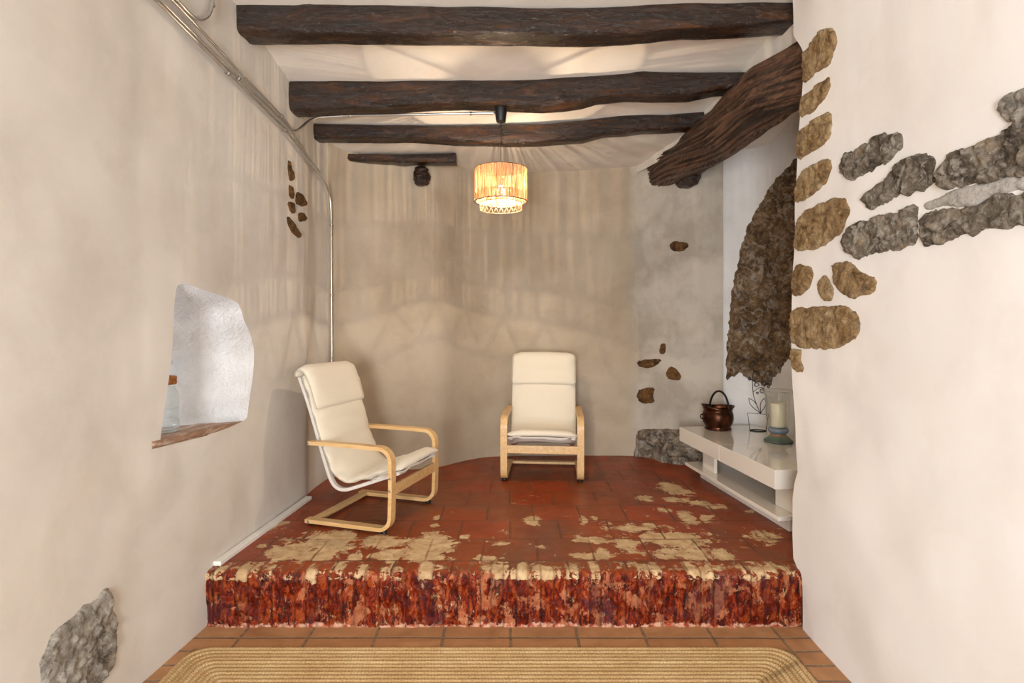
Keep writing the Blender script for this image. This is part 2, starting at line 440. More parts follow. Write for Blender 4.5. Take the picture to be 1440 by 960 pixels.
col = t.mix(t.math('MULTIPLY', joint, .75), col, t.mix(face, srgb(112, 92, 62), srgb(44, 16, 12)))
# worn spots
w = t.math('ADD', t.math('ADD', wear, t.math('MULTIPLY', t.math('SUBTRACT', t.n('ShaderNodeSeparateColor', {0: br.outputs['Color']}).outputs[0], .5), t.math('MULTIPLY', .32, t.math('SUBTRACT', 1.0, face)))), t.math('MULTIPLY', t.math('SUBTRACT', t.noise(co, 12, 10, .78, .4), .5), 3.7))
wm = t.ramp(w, [(.60, 0), (.635, 1)])
wm = t.math('MULTIPLY', wm, t.math('SUBTRACT', 1.0, t.math('MULTIPLY', joint, .8), True))
wm = t.math('MULTIPLY', wm, t.math('SUBTRACT', 1.0, t.math('MULTIPLY', jf, .8), True))
tan = t.ramp(t.noise(co, 14, 7, .65, .5), [(.3, srgb(168, 132, 92)), (.55, srgb(206, 176, 134)), (.75, srgb(220, 196, 156))])
col = t.mix(wm, col, tan)
t.set(Base_Color=col, Roughness=t.math('ADD', t.math('MULTIPLY', t.noise(co, 7, 5), .35), t.math('ADD', .22, t.math('MULTIPLY', wm, .3))), Specular_IOR_Level=t.math('SUBTRACT', .36, t.math('MULTIPLY', face, .2)))
h = t.math('ADD', t.math('MULTIPLY', t.noise(co, 26, 8, .7), t.math('ADD', .3, t.math('MULTIPLY', face, 1.2))), t.math('SUBTRACT', t.math('MULTIPLY', wm, -.15), jf))
t.bump(h, .55, .012); M['platform'] = t.m

# ------------------------------------------------------------------ walls: plan curve x height
class PlanWall:
    def __init__(s, pts, amp=.008, freq=.9, flip=1, seed=0):
        P = [Vector(p) for p in pts]; s.P = [P[0]]; s.S = [0.0]
        for a, b in zip(P, P[1:]):
            m = max(1, int((b-a).length/.03))
            for k in range(1, m+1):
                q = a+(b-a)*(k/m); s.S.append(s.S[-1]+(q-s.P[-1]).length); s.P.append(q)
        s.L = s.S[-1]; s.amp, s.freq, s.flip, s.seed = amp, freq, flip, seed
    def at(s, u):
        import bisect
        i = min(max(bisect.bisect_right(s.S, u)-1, 0), len(s.S)-2)
        t = (u-s.S[i])/(s.S[i+1]-s.S[i]); return s.P[i].lerp(s.P[i+1], t)
    def nrm(s, u):
        d = (s.at(min(u+.06, s.L))-s.at(max(u-.06, 0))).normalized()
        return Vector((d.y, -d.x))*s.flip
    def pos(s, u, z, h=0.0):
        p = s.at(u); n = s.nrm(u)
        w = s.amp*noise.fractal(Vector((u*s.freq+s.seed, z*s.freq, s.seed)), .8, 2.0, 3)*1.6
        return Vector((p.x+n.x*(h+w), p.y+n.y*(h+w), z))
    def from_px(s, px, py, last=False):
        """the place on the wall that this point of the photograph shows"""
        hit = None
        for i in range(len(s.P)-1):
            a, b = s.P[i], s.P[i+1]
            if a.y < .05 and b.y < .05: continue
            k = (px-CX)/F
            fa, fb = a.x-k*a.y, b.x-k*b.y
            if fa*fb <= 0 and fa != fb:
                t = fa/(fa-fb); hit = (s.S[i]+(s.S[i+1]-s.S[i])*t, a.lerp(b, t))
                if not last: break
        if hit is None:
            q = min(range(len(s.P)), key=lambda i: abs(CX+F*s.P[i].x/max(s.P[i].y, .05)-px)); hit = (s.S[q], s.P[q])
        return hit[0], EYE-(py-HY)*hit[1].y/F

def wall_mesh(W, outer, holes=(), step=.06):
    v, tr = fill(resample(outer, step), [resample(h, step*.5) for h in holes], step)
    return [W.pos(a, b) for a, b in v], [t if W.flip < 0 else t[::-1] for t in tr]

def stone(W, pxpoly, mat, name='stone', parent=None, thick=.03, step=.014, jit=.008, seed=None, rough=.012, label=None, fr=9, layers=0, sm=1, inset=.03, falloff=.035):
    seed = R.random()*50 if seed is None else seed
    poly = [W.from_px(*p) for p in pxpoly]
    poly = resample(smooth_poly(poly, sm), step, jit, seed)
    v, tr = fill(poly, [], step)
    V = []; nb = []
    for a, b in v:
        d = edge_dist((a, b), poly)
        e = min(1, d/falloff)
        q = Vector((a*fr*1.7+seed, b*fr*1.7, seed))
        h = thick*math.sqrt(max(0, 1-(1-e)**2))*(.75+.5*noise.noise(Vector((a*2.5+seed, b*2.5, 1))))
        if d > 1e-4:
            h += rough*e*(noise.ridged_multi_fractal(q, .9, 2.1, 4, 1.0, 2.0)-.9)
            h += rough*.9*e*noise.fractal(q*3, .7, 2, 3)
            if layers:
                q2 = Vector((a*layers*.55+seed+.2*noise.noise(q*.5), b*layers+.3*noise.noise(q*.6), seed))
                dd = noise.voronoi(q2)[0]; g = min(1, (dd[1]-dd[0])*3.2)
                h += thick*.9*(g-.8)*e
        else: h = -.004
        V.append(W.pos(a, b, h if d < 1e-4 else max(h, .006+.004*e)))
    tt = [t if W.flip < 0 else t[::-1] for t in tr]
    n = len(V); bnd = {}
    for t in tt:
        for i in range(3):
            e = (t[i], t[(i+1) % 3])
            if (e[1], e[0]) in bnd: del bnd[(e[1], e[0])]
            else: bnd[e] = 1
    V += [W.pos(a, b, -inset) for a, b in v]
    Fs = list(tt)+[(c+n, b+n, a+n) for a, b, c in tt]+[(b, a, a+n, b+n) for a, b in bnd]
    o = obj(name, (V, Fs), mat, parent)
    if label: o['label'] = label
    return o

YR = -2.3
WL = PlanWall([(-1.68, YR), (-1.632, 2.5), (-1.603, 2.96), (-1.517, 4.18), (-1.53, 4.27), (-1.545, 4.45), (-1.52, 4.72)], .006, 1.1, 1, 3)
bk = catmull([(-1.62, 4.62), (-1.50, 4.72), (-1.36, 4.87), (-.98, 4.97), (-.66, 5.06), (-.42, 5.31), (-.12, 5.46), (.5, 5.5), (1.17, 5.49), (1.22, 5.48)], 6)
WB = PlanWall([tuple(p) for p in bk]+[(1.55, 5.24), (1.865, 5.025)], .012, 1.3, 1, 9)
nc = catmull([(1.66, 5.35), (1.80, 5.12), (1.88, 5.045), (1.97, 5.04), (2.12, 5.0), (2.21, 4.84), (2.23, 4.45), (2.34, 3.5), (2.40, 3.0)], 6)
WN = PlanWall([tuple(p) for p in nc], .012, 1.2, 1, 15)
WR = PlanWall([(1.5, YR), (1.5, 3.4)], .010, 1.0, -1, 21)
TOP = 3.62

# left wall with the niche opening
hole_px = [(248, 402), (256, 398), (266, 400), (285, 408), (310, 415), (334, 424), (340, 436), (343, 450), (352, 468), (358, 492), (357, 520), (352, 552), (349, 575), (347, 590), (318, 603), (289, 612), (226, 624), (229, 600), (235, 560), (240, 520), (243, 470), (245, 425)]
hole = smooth_poly([WL.from_px(*p) for p in hole_px], 1)
wl = obj('wall_left', wall_mesh(WL, [(0, -.02), (WL.L, -.02), (WL.L, TOP), (0, TOP)], [hole], .055), M['wall_left']); tag(wl, kind='structure')
# niche reveal: closes in towards a small window on the outer side
hr = resample(hole, .03); cs = sum(p[0] for p in hr)/len(hr)
s_end = WL.from_px(250, 500)[0]
V = []; Fs = []; NR = 14
ends = (-2.18, 2.66, 1.40)
for i in range(NR+1):
    k = i/NR
    for a, b in hr:
        p = WL.pos(a, b)
        yy = ends[1]+(a-cs)*.45; zz = 1.09+(b-1.04)*.60
        e = Vector((ends[0], yy, zz))
        q = p.lerp(e, k)
        # round the plaster lip and roughen
        d = noise.fractal(Vector((q.x*5, q.y*5, q.z*5)), .8, 2, 4)*.02*min(1, k*4)
        c = Vector((q.x, 2.75, 1.4)); dirn = (q-c).normalized()
        q = q+dirn*(.018*math.sin(PI*min(1, k*2.2)*.5)*(1 if k < .45 else 1)+d)
        if k == 0: q = p
        V.append(q)
m = len(hr)
for i in range(NR):
    for j in range(m):
        j2 = (j+1) % m; Fs.append((i*m+j, i*m+j2, (i+1)*m+j2, (i+1)*m+j))
rv = obj('niche_reveal', (V, Fs), M['reveal'], wl)
ys = [v.y for v in V[-m:]]; zs = [v.z for v in V[-m:]]
win = obj('window_1', box(-2.215, -2.185, min(ys)-.05, max(ys)+.05, min(zs)-.05, max(zs)+.05), M['pane'], smooth=False); tag(win, kind='structure')
fr_ = merge(*[tube([(-2.2, a, b), (-2.2, c, d)], .02, 8) for a, b, c, d in ((min(ys)-.04, min(zs)-.04, max(ys)+.04, min(zs)-.04), (min(ys)-.04, max(zs)+.04, max(ys)+.04, max(zs)+.04), (min(ys)-.04, min(zs)-.04, min(ys)-.04, max(zs)+.04), (max(ys)+.04, min(zs)-.04, max(ys)+.04, max(zs)+.04))])
obj('window_frame', fr_, M['trim'], win)
# terracotta sill in the niche
sp = [(2.575, -1.628), (3.42, -1.575), (3.36, -1.70), (3.16, -1.86), (2.95, -2.02), (2.60, -2.05)]
n = len(sp)
SZ = lambda y: 1.052-(y-2.575)*.055
poly = resample([(p[0], p[1]) for p in sp], .03); v2, tr2 = fill(poly, [], .03)
V = [Vector((x, y, SZ(y)+.004*noise.noise(Vector((x*20, y*8, 0))))) for y, x in v2]; nn = len(V)
V += [Vector((x, y, SZ(y)-.035)) for y, x in v2]
bd = {}
for t3 in tr2:
    for i in range(3):
        e = (t3[i], t3[(i+1) % 3])
        if (e[1], e[0]) in bd: del bd[(e[1], e[0])]
        else: bd[e] = 1
sill = obj('window_sill', (V, [t3[::-1] for t3 in tr2]+[tuple(i+nn for i in t3) for t3 in tr2]+[(a, b, b+nn, a+nn) for a, b in bd]), M['sill'], wl)

wb = obj('wall_back', wall_mesh(WB, [(0, .2), (WB.L, .2), (WB.L, TOP), (0, TOP)], (), .05), M['wall_back']); tag(wb, kind='structure')
wn = obj('wall_alcove', wall_mesh(WN, [(0, .2), (WN.L, .2), (WN.L, TOP), (0, TOP)], (), .05), M['niche']); tag(wn, kind='structure')
edge_px = [(1112, 0), (1113, 50), (1122, 62), (1127, 72), (1126, 120), (1124, 165), (1122, 200), (1120, 235), (1118, 290), (1118, 350), (1116, 420), (1116, 500), (1117, 560), (1119, 620), (1122, 662), (1116, 680), (1113, 700), (1112, 750), (1113, 785), (1119, 800), (1125, 812), (1127, 875)]
ep = [WR.from_px(*p) for p in edge_px]
outer = [(0, -.02), (ep[-1][0], -.02)]+ep[::-1]+[(ep[0][0], TOP), (0, TOP)]
v, tr = fill(resample(outer, .055), [], .055)
rt = PlanWall([(1.5, 3.02), (2.45, 3.02)], 0, 1, 1)
V = [WR.pos(a, b) for a, b in v]; Fs = [t if WR.flip < 0 else t[::-1] for t in tr]
# the wall's end turns the corner into the alcove
etab = sorted([(b, a) for a, b in ep]); etab = [(-.1, etab[0][1])]+etab+[(TOP+.1, etab[-1][1])]
base = len(V); NZ = 120; NT_ = 16
for i in range(NZ+1):
    z = -.02+(TOP+.02)*i/NZ; e = lerp_tab(etab, z); p = WR.pos(e, z)
    for j in range(NT_+1):
        k = j/NT_
        V.append(Vector((p.x+.95*k**1.6, p.y+.02*math.sin(min(1, k*3)*PI/2)+(3.04-p.y)*min(1, k*2)*.5, z)))
for i in range(NZ):
    for j in range(NT_):
        a = base+i*(NT_+1)+j; Fs.append((a, a+1, a+NT_+2, a+NT_+1))
wr = obj('wall_right', (V, Fs), M['wall_right']); tag(wr, kind='structure')

# rear wall behind the camera with its glazed doorway
DX0, DX1, DZ = -1.25, .10, 2.3
fr = merge(box(-1.75, DX0, YR-.2, YR, -.02, TOP), box(DX1, 1.6, YR-.2, YR, -.02, TOP), box(DX0, DX1, YR-.2, YR, DZ, TOP))
tag(obj('wall_rear', fr, M['wall_right'], smooth=False), kind='structure')

# ceiling
ZC = [(-2.4, 3.47), (3.1, 3.43), (3.26, 3.41), (3.91, 3.25), (4.43, 3.14), (4.8, 3.04), (5.3, 3.01), (5.7, 3.0)]
V = []; Fs = []; nx, ny = 80, 130
for j in range(ny+1):
    y = YR-.1+(5.7-YR+.1)*j/ny
    for i in range(nx+1):
        x = -1.8+4.4*i/nx
        V.append((x, y, lerp_tab(ZC, y)+.085*max(0, min(1, (x+.2)/1.5))*max(0, min(1, (y-3.2)/.6))+.010*noise.fractal(Vector((x*1.3, y*1.7, 5)), .8, 2, 3)))
for j in range(ny):
    for i in range(nx):
        a = j*(nx+1)+i; Fs.append((a, a+nx+1, a+nx+2, a+1))
tag(obj('ceiling', (V, Fs), M['ceiling']), kind='structure')
# plaster band between the ceiling and the old trunk
WH = PlanWall([(1.64, 3.0), (1.61, 3.9), (1.50, 4.43), (1.20, 5.5)], .006, 2, -1, 31)
hm = wall_mesh(WH, [(0, 3.02), (WH.L, 3.02), (WH.L, TOP), (0, TOP)], (), .05)
tag(obj('trim_1', hm, M['ceiling']), kind='structure')

# lower floor
V = []; Fs = []
tag(obj('floor', box(-1.8, 1.75, YR-.1, 3.15, -.08, 0), M['floor'], smooth=False), kind='structure')

# raised platform with brick nosing
def plat(px, py): 
    s = (py-HY)/(EYE-PLAT); return (px-CX)/s, F/s
WEAR = [(408, 775, 28, 13, 1), (467, 760, 30, 12, 1), (443, 781, 26, 8, 1), (541, 760, 30, 8, .9), (604, 768, 28, 18, .95), (545, 780, 22, 7, .9), (500, 783, 9, 5, .8), (683, 785, 16, 4, .9),
        (651, 754, 7, 3, .9), (615, 727, 6, 3, .8), (612, 738, 7, 2, .8), (368, 767, 7, 3, .8), (952, 690, 20, 6, .85), (940, 682, 16, 4, .85), (908, 700, 15, 4, .95), (950, 703, 17, 4.5, .9), (985, 707, 14, 3.5, .85), (1006, 712, 15, 4, .85),
        (966, 727, 10, 9, .95), (993, 728, 8, 4, .8), (749, 733, 12, 7, .85), (887, 742, 28, 4, .75), (940, 757, 36, 9, .95), (965, 765, 20, 7, .8), (832, 759, 20, 3.5, .95), (880, 766, 16, 11, .62), (955, 779, 34, 8, .75), (978, 780, 16, 8, .8),
        (822, 781, 26, 5, .95), (848, 777, 8, 9, .7), (1018, 781, 14, 6, .9), (1073, 753, 22, 9, .62), (820, 730, 5, 6, .75), (837, 728, 6, 4, .75), (1055, 718, 16, 3, .5), (912, 738, 10, 3, .8), (760, 768, 9, 2.5, .7), (935, 717, 9, 2.5, .7),
        (705, 765, 10, 2, .6), (380, 742, 8, 3, .6), (400, 735, 8, 3, .6), (600, 783, 30, 5, .8), (425, 790, 22, 3, .5)]
WW = []
for px, py, rx, ry, s in WEAR:
    a = plat(px, py); b = plat(px+rx, py); c = plat(px, py+ry); WW.append((a[0], a[1], abs(b[0]-a[0]), abs(c[1]-a[1]), s))
YF = 2.955; RN = .035
prof = []
for k in range(34): prof.append((YF+.012-.012*k/33, k/33*(PLAT-RN)))
for k in range(1, 9):
    a = PI/2*k/8; prof.append((YF+RN-RN*math.cos(a), PLAT-RN+RN*math.sin(a)))
for k in range(1, 12): prof.append((YF+RN+.085*k/11, PLAT))
y = YF+RN+.085
while y < 5.75: y += .022 if y < 4.3 else .05; prof.append((y, PLAT))
pitch = .0655; bricks = {}
edges_b = []; x = -1.75
while x < 1.9: edges_b.append(x); x += pitch*(.85+.3*R.random())
edges_b.append(x)
brk = [(R.random(), (R.random()-.5)*.008, (R.random()-.5)*.02) for _ in edges_b]
NXP = 470; X0, X1 = -1.68, 2.55
xs = []; x = X0
while x < 1.56: xs.append(x); x += .0075
while x < X1: xs.append(x); x += .04
V = []; Fs = []; wear = []; face = []; brick = []; joint = []
NB = YF+RN+.085
for (py_, pz_) in prof:
    for x in xs:
        bi = 0
        import bisect as _b
        lean = (pz_-PLAT)*.0
        bi = max(0, _b.bisect_right(edges_b, x+lean)-1); bi = min(bi, len(edges_b)-2)
        e0, e1 = edges_b[bi], edges_b[bi+1]; dj = min(x-e0, e1-x)
        isn = py_ <= NB+1e-6
        j = max(0, 1-dj/.007) if isn else 0
        vert = pz_ < PLAT-RN
        rnd, off, ln = brk[bi]
        yy, zz = py_, pz_
        nz = noise.fractal(Vector((x*14, py_*14+3, pz_*14)), .8, 2, 5)
        if isn:
            w_ = min(1, (NB-py_)/.02) if not vert else 1
            # outward = -y on the face, +z on the top of the nosing
            ang = 0 if vert else (math.asin(min(1, max(0, (pz_-(PLAT-RN))/RN))) if py_ < YF+RN else PI/2)
            d = off+.007*nz+.004*noise.noise(Vector((x*45, py_*45, pz_*40)))-.0055*j+(.003*math.sin(pz_*24+rnd*6) if vert else 0)
            if pz_ < .03: d -= .0
            yy -= math.cos(ang)*d*w_*1.0; zz += math.sin(ang)*(d*.45)*w_
            ed = max(0, abs(x+.045)-1.45)   # the face rounds back into the walls
            yy += min(.09, ed*ed*1.5)*(1 if vert or py_ < YF+RN else max(0, 1-(py_-YF-RN)/.08))
            zz += -min(.02, ed*.06)
        else:
            zz += .0025*noise.fractal(Vector((x*5, py_*5, 1)), .8, 2, 3)
        V.append((x, yy, zz))
        f_ = 1.0 if vert else (max(0, 1-(py_-YF)/RN) if py_ < YF+RN else 0)
        face.append(f_); brick.append(rnd if isn else .5); joint.append(j)
        wv = 0
        if isn and not vert:
            c = .58+.42*math.exp(-((x-.05)/.55)**2)+.12*math.exp(-((x+1.2)/.3)**2)+.10*math.exp(-((x-.9)/.3)**2)
            wv = c*(.45+.9*rnd)
            ln_ = (py_-YF)/(RN+.085); wv *= .65+.35*math.sin(PI*min(1, ln_+.15))
        elif isn: wv = max(-.6, .5*(.45+.9*rnd)-(PLAT-RN-pz_)*14)
        else:
            for a, b, rx, ry, s in WW:
                if abs(x-a) < rx*2.2 and abs(py_-b) < ry*2.2:
                    q = ((x-a)/rx)**2+((py_-b)/ry)**2
                    wv = max(wv, s*1.15/(1+q**2*.8))
            wv += .17*math.exp(-((py_-3.35)/.6)**2)
        wear.append(wv)
nxx = len(xs)
for j in range(len(prof)-1):
    for i in range(nxx-1):
        a = j*nxx+i; Fs.append((a, a+1, a+nxx+1, a+nxx))
pf = obj('floor_platform', (V, Fs), M['platform']); tag(pf, kind='structure')
for nm, arr in (('wear', wear), ('face', face), ('brick', brick), ('joint', joint)):
    at = pf.data.attributes.new(nm, 'FLOAT', 'POINT'); at.data.foreach_set('value', arr)

# white trim lying along the left wall
a = Vector((-1.572, 3.03)); b = Vector((-1.484, 4.16)); d = (b-a).normalized(); nrm = Vector((d.y, -d.x))*.021
vv = [(p.x+q.x*s, p.y+q.y*s, z) for p in (a, b) for q, s in ((nrm, -1), (nrm, 1)) for z in (PLAT-.002, PLAT+.022)]
bb = obj('baseboard_left', (vv, box(0, 1, 0, 1, 0, 1)[1]), M['trim'], smooth=False); tag(bb, kind='structure'); bevel(bb, .003)

# ------------------------------------------------------------------ bare stones in the walls (parts of the walls)
Q = [([(1158, 37), (1174, 38), (1178, 55), (1171, 75), (1165, 92), (1145, 104), (1128, 120), (1126, 95), (1127, 76), (1142, 56)], 'topmost ochre edge stone'),
     ([(1164, 106), (1167, 122), (1156, 142), (1137, 161), (1125, 166), (1124, 148), (1130, 133), (1150, 117)], 'narrow ochre edge stone'),
     ([(1167, 153), (1169, 185), (1163, 200), (1140, 216), (1122, 228), (1121, 205), (1127, 180), (1147, 166)], 'brown edge stone'),
     ([(1167, 221), (1169, 240), (1160, 262), (1137, 279), (1119, 288), (1118, 268), (1125, 244), (1148, 226)], 'ochre edge stone'),
     ([(1187, 272), (1198, 296), (1186, 324), (1165, 345), (1140, 354), (1119, 351), (1118, 328), (1126, 301), (1152, 286)], 'largest ochre edge stone'),
     ([(1133, 370), (1145, 378), (1142, 400), (1131, 417), (1118, 416), (1118, 384), (1124, 371)], 'small ochre edge stone'),
     ([(1160, 384), (1168, 392), (1176, 410), (1168, 424), (1158, 424), (1150, 408), (1152, 392)], 'small pale brown stone'),
     ([(1178, 367), (1200, 370), (1215, 386), (1233, 390), (1230, 412), (1205, 422), (1185, 415), (1173, 395), (1170, 375)], 'orange ochre stone'),
     ([(1117, 433), (1150, 430), (1192, 428), (1207, 440), (1212, 460), (1200, 480), (1175, 493), (1118, 488), (1116, 460)], 'broad ochre base stone'),
     ([(1117, 488), (1133, 492), (1129, 508), (1134, 520), (1120, 526)], 'small flaking ochre stone')]
for i, (p, l) in enumerate(Q):
    stone(WR, p, M['ochre'], parent=wr, thick=.013, label=l, rough=.011, step=.011, jit=.007, falloff=.014)
D = [([(1180, 226), (1187, 213), (1222, 197), (1240, 183), (1262, 184), (1267, 202), (1257, 222), (1235, 234), (1205, 252), (1190, 254), (1180, 240)], 'grey_stone', 'slanting dark grey stone'),
     ([(1216, 286), (1220, 266), (1240, 248), (1265, 226), (1286, 217), (1314, 224), (1318, 264), (1290, 270), (1260, 278), (1235, 290), (1222, 290)], 'grey_stone', 'dark grey stone'),
     ([(1314, 232), (1345, 206), (1372, 204), (1392, 192), (1418, 182), (1440, 156), (1475, 140), (1475, 244), (1400, 254), (1345, 267), (1316, 270)], 'grey_stone', 'long dark mixed stone'),
     ([(1402, 148), (1412, 134), (1440, 122), (1475, 108), (1478, 172), (1434, 194), (1424, 178), (1408, 168)], 'pale_stone', 'pale rounded stone'),
     ([(1184, 338), (1190, 322), (1225, 306), (1260, 294), (1285, 290), (1290, 306), (1291, 340), (1270, 350), (1225, 362), (1195, 362), (1185, 350)], 'grey_stone', 'brown grey stone'),
     ([(1290, 300), (1330, 288), (1370, 293), (1392, 275), (1470, 258), (1470, 314), (1400, 326), (1330, 342), (1294, 344)], 'grey_stone', 'long grey stone'),
     ([(1292, 286), (1345, 264), (1400, 251), (1470, 238), (1470, 266), (1400, 276), (1370, 294), (1330, 290), (1302, 298)], 'mortar', 'grey mortar band')]
for p, m_, l in D:
    stone(WR, p, M[m_], parent=wr, falloff=.016, thick=.008 if m_ == 'mortar' else .018, label=l, rough=.004 if m_ == 'mortar' else .016, step=.012, jit=.004 if m_ == 'mortar' else .014, name='mortar_patch' if m_ == 'mortar' else 'stone')
stone(WL, [(149, 824), (158, 838), (164, 868), (166, 905), (163, 938), (140, 960), (125, 985), (60, 985), (53, 955), (56, 925), (75, 884), (100, 866), (112, 853), (130, 845)], M['pale_stone'], parent=wl, falloff=.018, thick=.012, label='bare buff stone low on the wall', rough=.014, jit=.007)
for p, l in (([(405, 222), (413, 245), (414, 252), (407, 256), (404, 240)], 'thin rusty stone'), ([(405, 258), (411, 262), (414, 280), (407, 280)], 'rusty stone chip'), ([(416, 269), (425, 272), (431, 288), (423, 291), (415, 286)], 'rusty stone chip'),
             ([(403, 283), (413, 284), (415, 300), (408, 300)], 'small brown stone'), ([(418, 298), (428, 299), (430, 311), (419, 312)], 'small orange stone'), ([(403, 302), (412, 312), (421, 328), (421, 337), (410, 328), (403, 316)], 'long rusty stone')):
    stone(WL, p, M['ochre2'], parent=wl, thick=.018, label=l, rough=.008, step=.010, jit=.004, falloff=.015)
for p, l in (([(942, 343), (950, 339), (966, 340), (970, 347), (960, 353), (944, 353)], 'dark stone high on the wall'), ([(930, 482), (937, 483), (935, 498), (926, 497)], 'small upright stone'),
             ([(895, 508), (910, 505), (932, 504), (924, 514), (908, 518), (897, 514)], 'flat brown stone'), ([(938, 517), (946, 514), (958, 527), (957, 535), (940, 535), (935, 527)], 'rounded brown stone'),
             ([(895, 550), (906, 545), (921, 544), (919, 556), (921, 566), (905, 569), (895, 560)], 'grey brown stone')):
    stone(WB, p, M['ochre2'], parent=wb, thick=.018, label=l, rough=.012, step=.010, jit=.006, falloff=.02)
stone(WB, [(893, 605), (925, 602), (955, 604), (1012, 604), (1014, 672), (990, 674), (955, 668), (925, 661), (905, 656), (890, 650), (894, 626)], M['base_rock'], 'rock_footing', wb, .085, .013, .010, 4.0, .03, 'rough grey rock at the foot of the wall', 5, 4.5, 1, .03, .05)
stone(WN, [(1124, 219), (1108, 236), (1096, 248), (1080, 266), (1066, 290), (1054, 312), (1045, 334), (1038, 362), (1031, 400), (1026, 432), (1023, 470), (1021, 505), (1022, 534), (1034, 527), (1040, 523), (1052, 534), (1066, 538), (1076, 541), (1086, 541), (1088, 530), (1099, 523), (1104, 510), (1116, 504), (1140, 500), (1150, 400), (1146, 260)],
      M['rubble'], 'rubble_arch', wn, .035, .016, .014, 8.0, .03, 'arched patch of bare brown rubble', 6, 6.5, 0, .04, .03)

# ------------------------------------------------------------------ beams
def beam(name, pts, yf, d, n_=2.8, seed=0, xl=None, xr=None, label='', knots=()):
    rows = []
    xs_ = [(px-CX)*yf/F for px, _, _ in pts]
    tt = [(x, .012+EYE+(HY-a)*(yf+.18*d)/F) for x, (_, a, b) in zip(xs_, pts)]
    tb = [(x, EYE+(HY-b)*(yf+.72*d)/F) for x, (_, a, b) in zip(xs_, pts)]
    x0 = xs_[0] if xl is None else xl; x1 = xs_[-1] if xr is None else xr
    N = int((x1-x0)/.018); K = 40; V = []; Fs = []
    for i in range(N+1):
        x = x0+(x1-x0)*i/N
        zt, zb = lerp_tab(tt, x), lerp_tab(tb, x); zc = (zt+zb)/2; hz = (zt-zb)/2
        yc = yf+d/2+.012*noise.noise(Vector((x*1.6, seed, 0)))
        for k in range(K):
            a = 2*PI*k/K; c, s = math.cos(a), math.sin(a)
            e = 2/n_
            cy = math.copysign(abs(c)**e, c); cz = math.copysign(abs(s)**e, s)
            q = Vector((x*1.5, cy*1.3+seed, cz*1.3))
            g = 1+.05*noise.fractal(q*1.6, .8, 2, 3)+.015*noise.noise(Vector((x*3, a*5, seed)))
            for kx, ka, kr in knots:
                dd = ((x-kx)/kr)**2+((math.remainder(a-ka, 2*PI))*.09/kr)**2
                g += .14*math.exp(-dd*1.5)-.22*math.exp(-dd*9)
            V.append((x, yc+d/2*cy*g, zc+hz*cz*g))
    for i in range(N):
        for k in range(K):
            k2 = (k+1) % K; Fs.append((i*K+k, i*K+k2, (i+1)*K+k2, (i+1)*K+k))
    Fs.append(tuple(range(K-1, -1, -1))); Fs.append(tuple(N*K+k for k in range(K)))
    o = obj(name, (V, Fs), M['beam']); return tag(o, label, 'beam', 'old roof beams')
B1 = [(327, 5, 60), (400, 6, 61), (480, 8, 61), (555, 11, 62), (640, 13, 62), (720, 14, 63), (807, 14, 63), (850, 13, 63), (883, 12, 62), (925, 8, 59), (968, 4, 55), (1040, 2, 52), (1111, 0, 47)]
B2 = [(400, 116, 165), (446, 115, 163), (487, 113, 160), (557, 111, 159), (606, 109, 156), (650, 110, 154), (680, 112, 155), (720, 114, 157), (764, 112, 159), (793, 109, 157), (822, 108, 153), (842, 107, 147), (883, 105, 143), (912, 103, 144), (935, 104, 144), (977, 104, 143), (1012, 104, 136), (1044, 104, 134)]
B3 = [(442, 175, 201), (487, 176, 201), (533, 178, 201), (577, 177, 201), (621, 178, 204), (650, 178, 206), (720, 176, 207), (765, 175, 206), (822, 171, 202), (851, 167, 194), (883, 162, 192), (909, 162, 189), (939, 163, 188), (977, 159, 186), (994, 157, 178)]
B4 = [(465, 217, 229), (500, 218, 231), (550, 219, 232), (562, 219, 234), (580, 219, 232), (641, 217, 233)]
beam('ceiling_beam', B1, 3.26, .19, 5, 1, -1.66, 1.68, 'thick dark varnished ceiling beam nearest the viewer, topmost in view', [(-.46, PI*.95, .05), (-1.18, PI*.95, .04)])
beam('ceiling_beam', B2, 3.91, .19, 4.0, 5, -1.60, 1.66, 'dark knotty ceiling beam that the black lamp cap hangs under', [(-.33, PI*1.1, .06), (.88, PI*.85, .06), (.36, PI*1.05, .045)])
beam('ceiling_beam', B3, 4.43, .16, 3.6, 9, -1.58, 1.60, 'wavy dark ceiling log behind the lamp cord, third beam back', [(-.25, PI*1.0, .05), (.3, PI*1.1, .05)])
b4 = beam('wall_beam', B4, 4.84, .14, 4.5, 13, -1.56, None, 'short dark timber high on the back wall left of the lamp')
# knobbly stub under the short timber
def rlog(c0, c1, r, seed, nl=26, K=28, rg=.2, cap=True):
    c0, c1 = Vector(c0), Vector(c1); d = (c1-c0).normalized(); u = d.cross(Vector((0, 0, 1)));
    if u.length < .2: u = d.cross(Vector((1, 0, 0)))
    u.normalize(); w = d.cross(u); V = []; Fs = []
    for i in range(nl+1):
        t_ = i/nl; rr = r*(min(1, .55+3*t_) if cap else 1)*(min(1, .55+3*(1-t_)) if cap else 1)
        for k in range(K):
            a = 2*PI*k/K; g = 1+rg*noise.fractal(Vector((math.cos(a)*1.5+seed, math.sin(a)*1.5, t_*2.5)), .8, 2, 4)
            V.append(c0.lerp(c1, t_)+(u*math.cos(a)+w*math.sin(a))*rr*g)
    for i in range(nl):
        for k in range(K):
            k2 = (k+1) % K; Fs.append((i*K+k, i*K+k2, (i+1)*K+k2, (i+1)*K+k))
    Fs.append(tuple(range(K-1, -1, -1))); Fs.append(tuple(nl*K+k for k in range(K)))
    return V, Fs
obj('timber_stub', rlog((-.79, 4.95, 2.935), (-.785, 4.95, 2.77), .062, 3, rg=.45), M['beam'], b4)['label'] = 'knobbly broken stub under the timber'

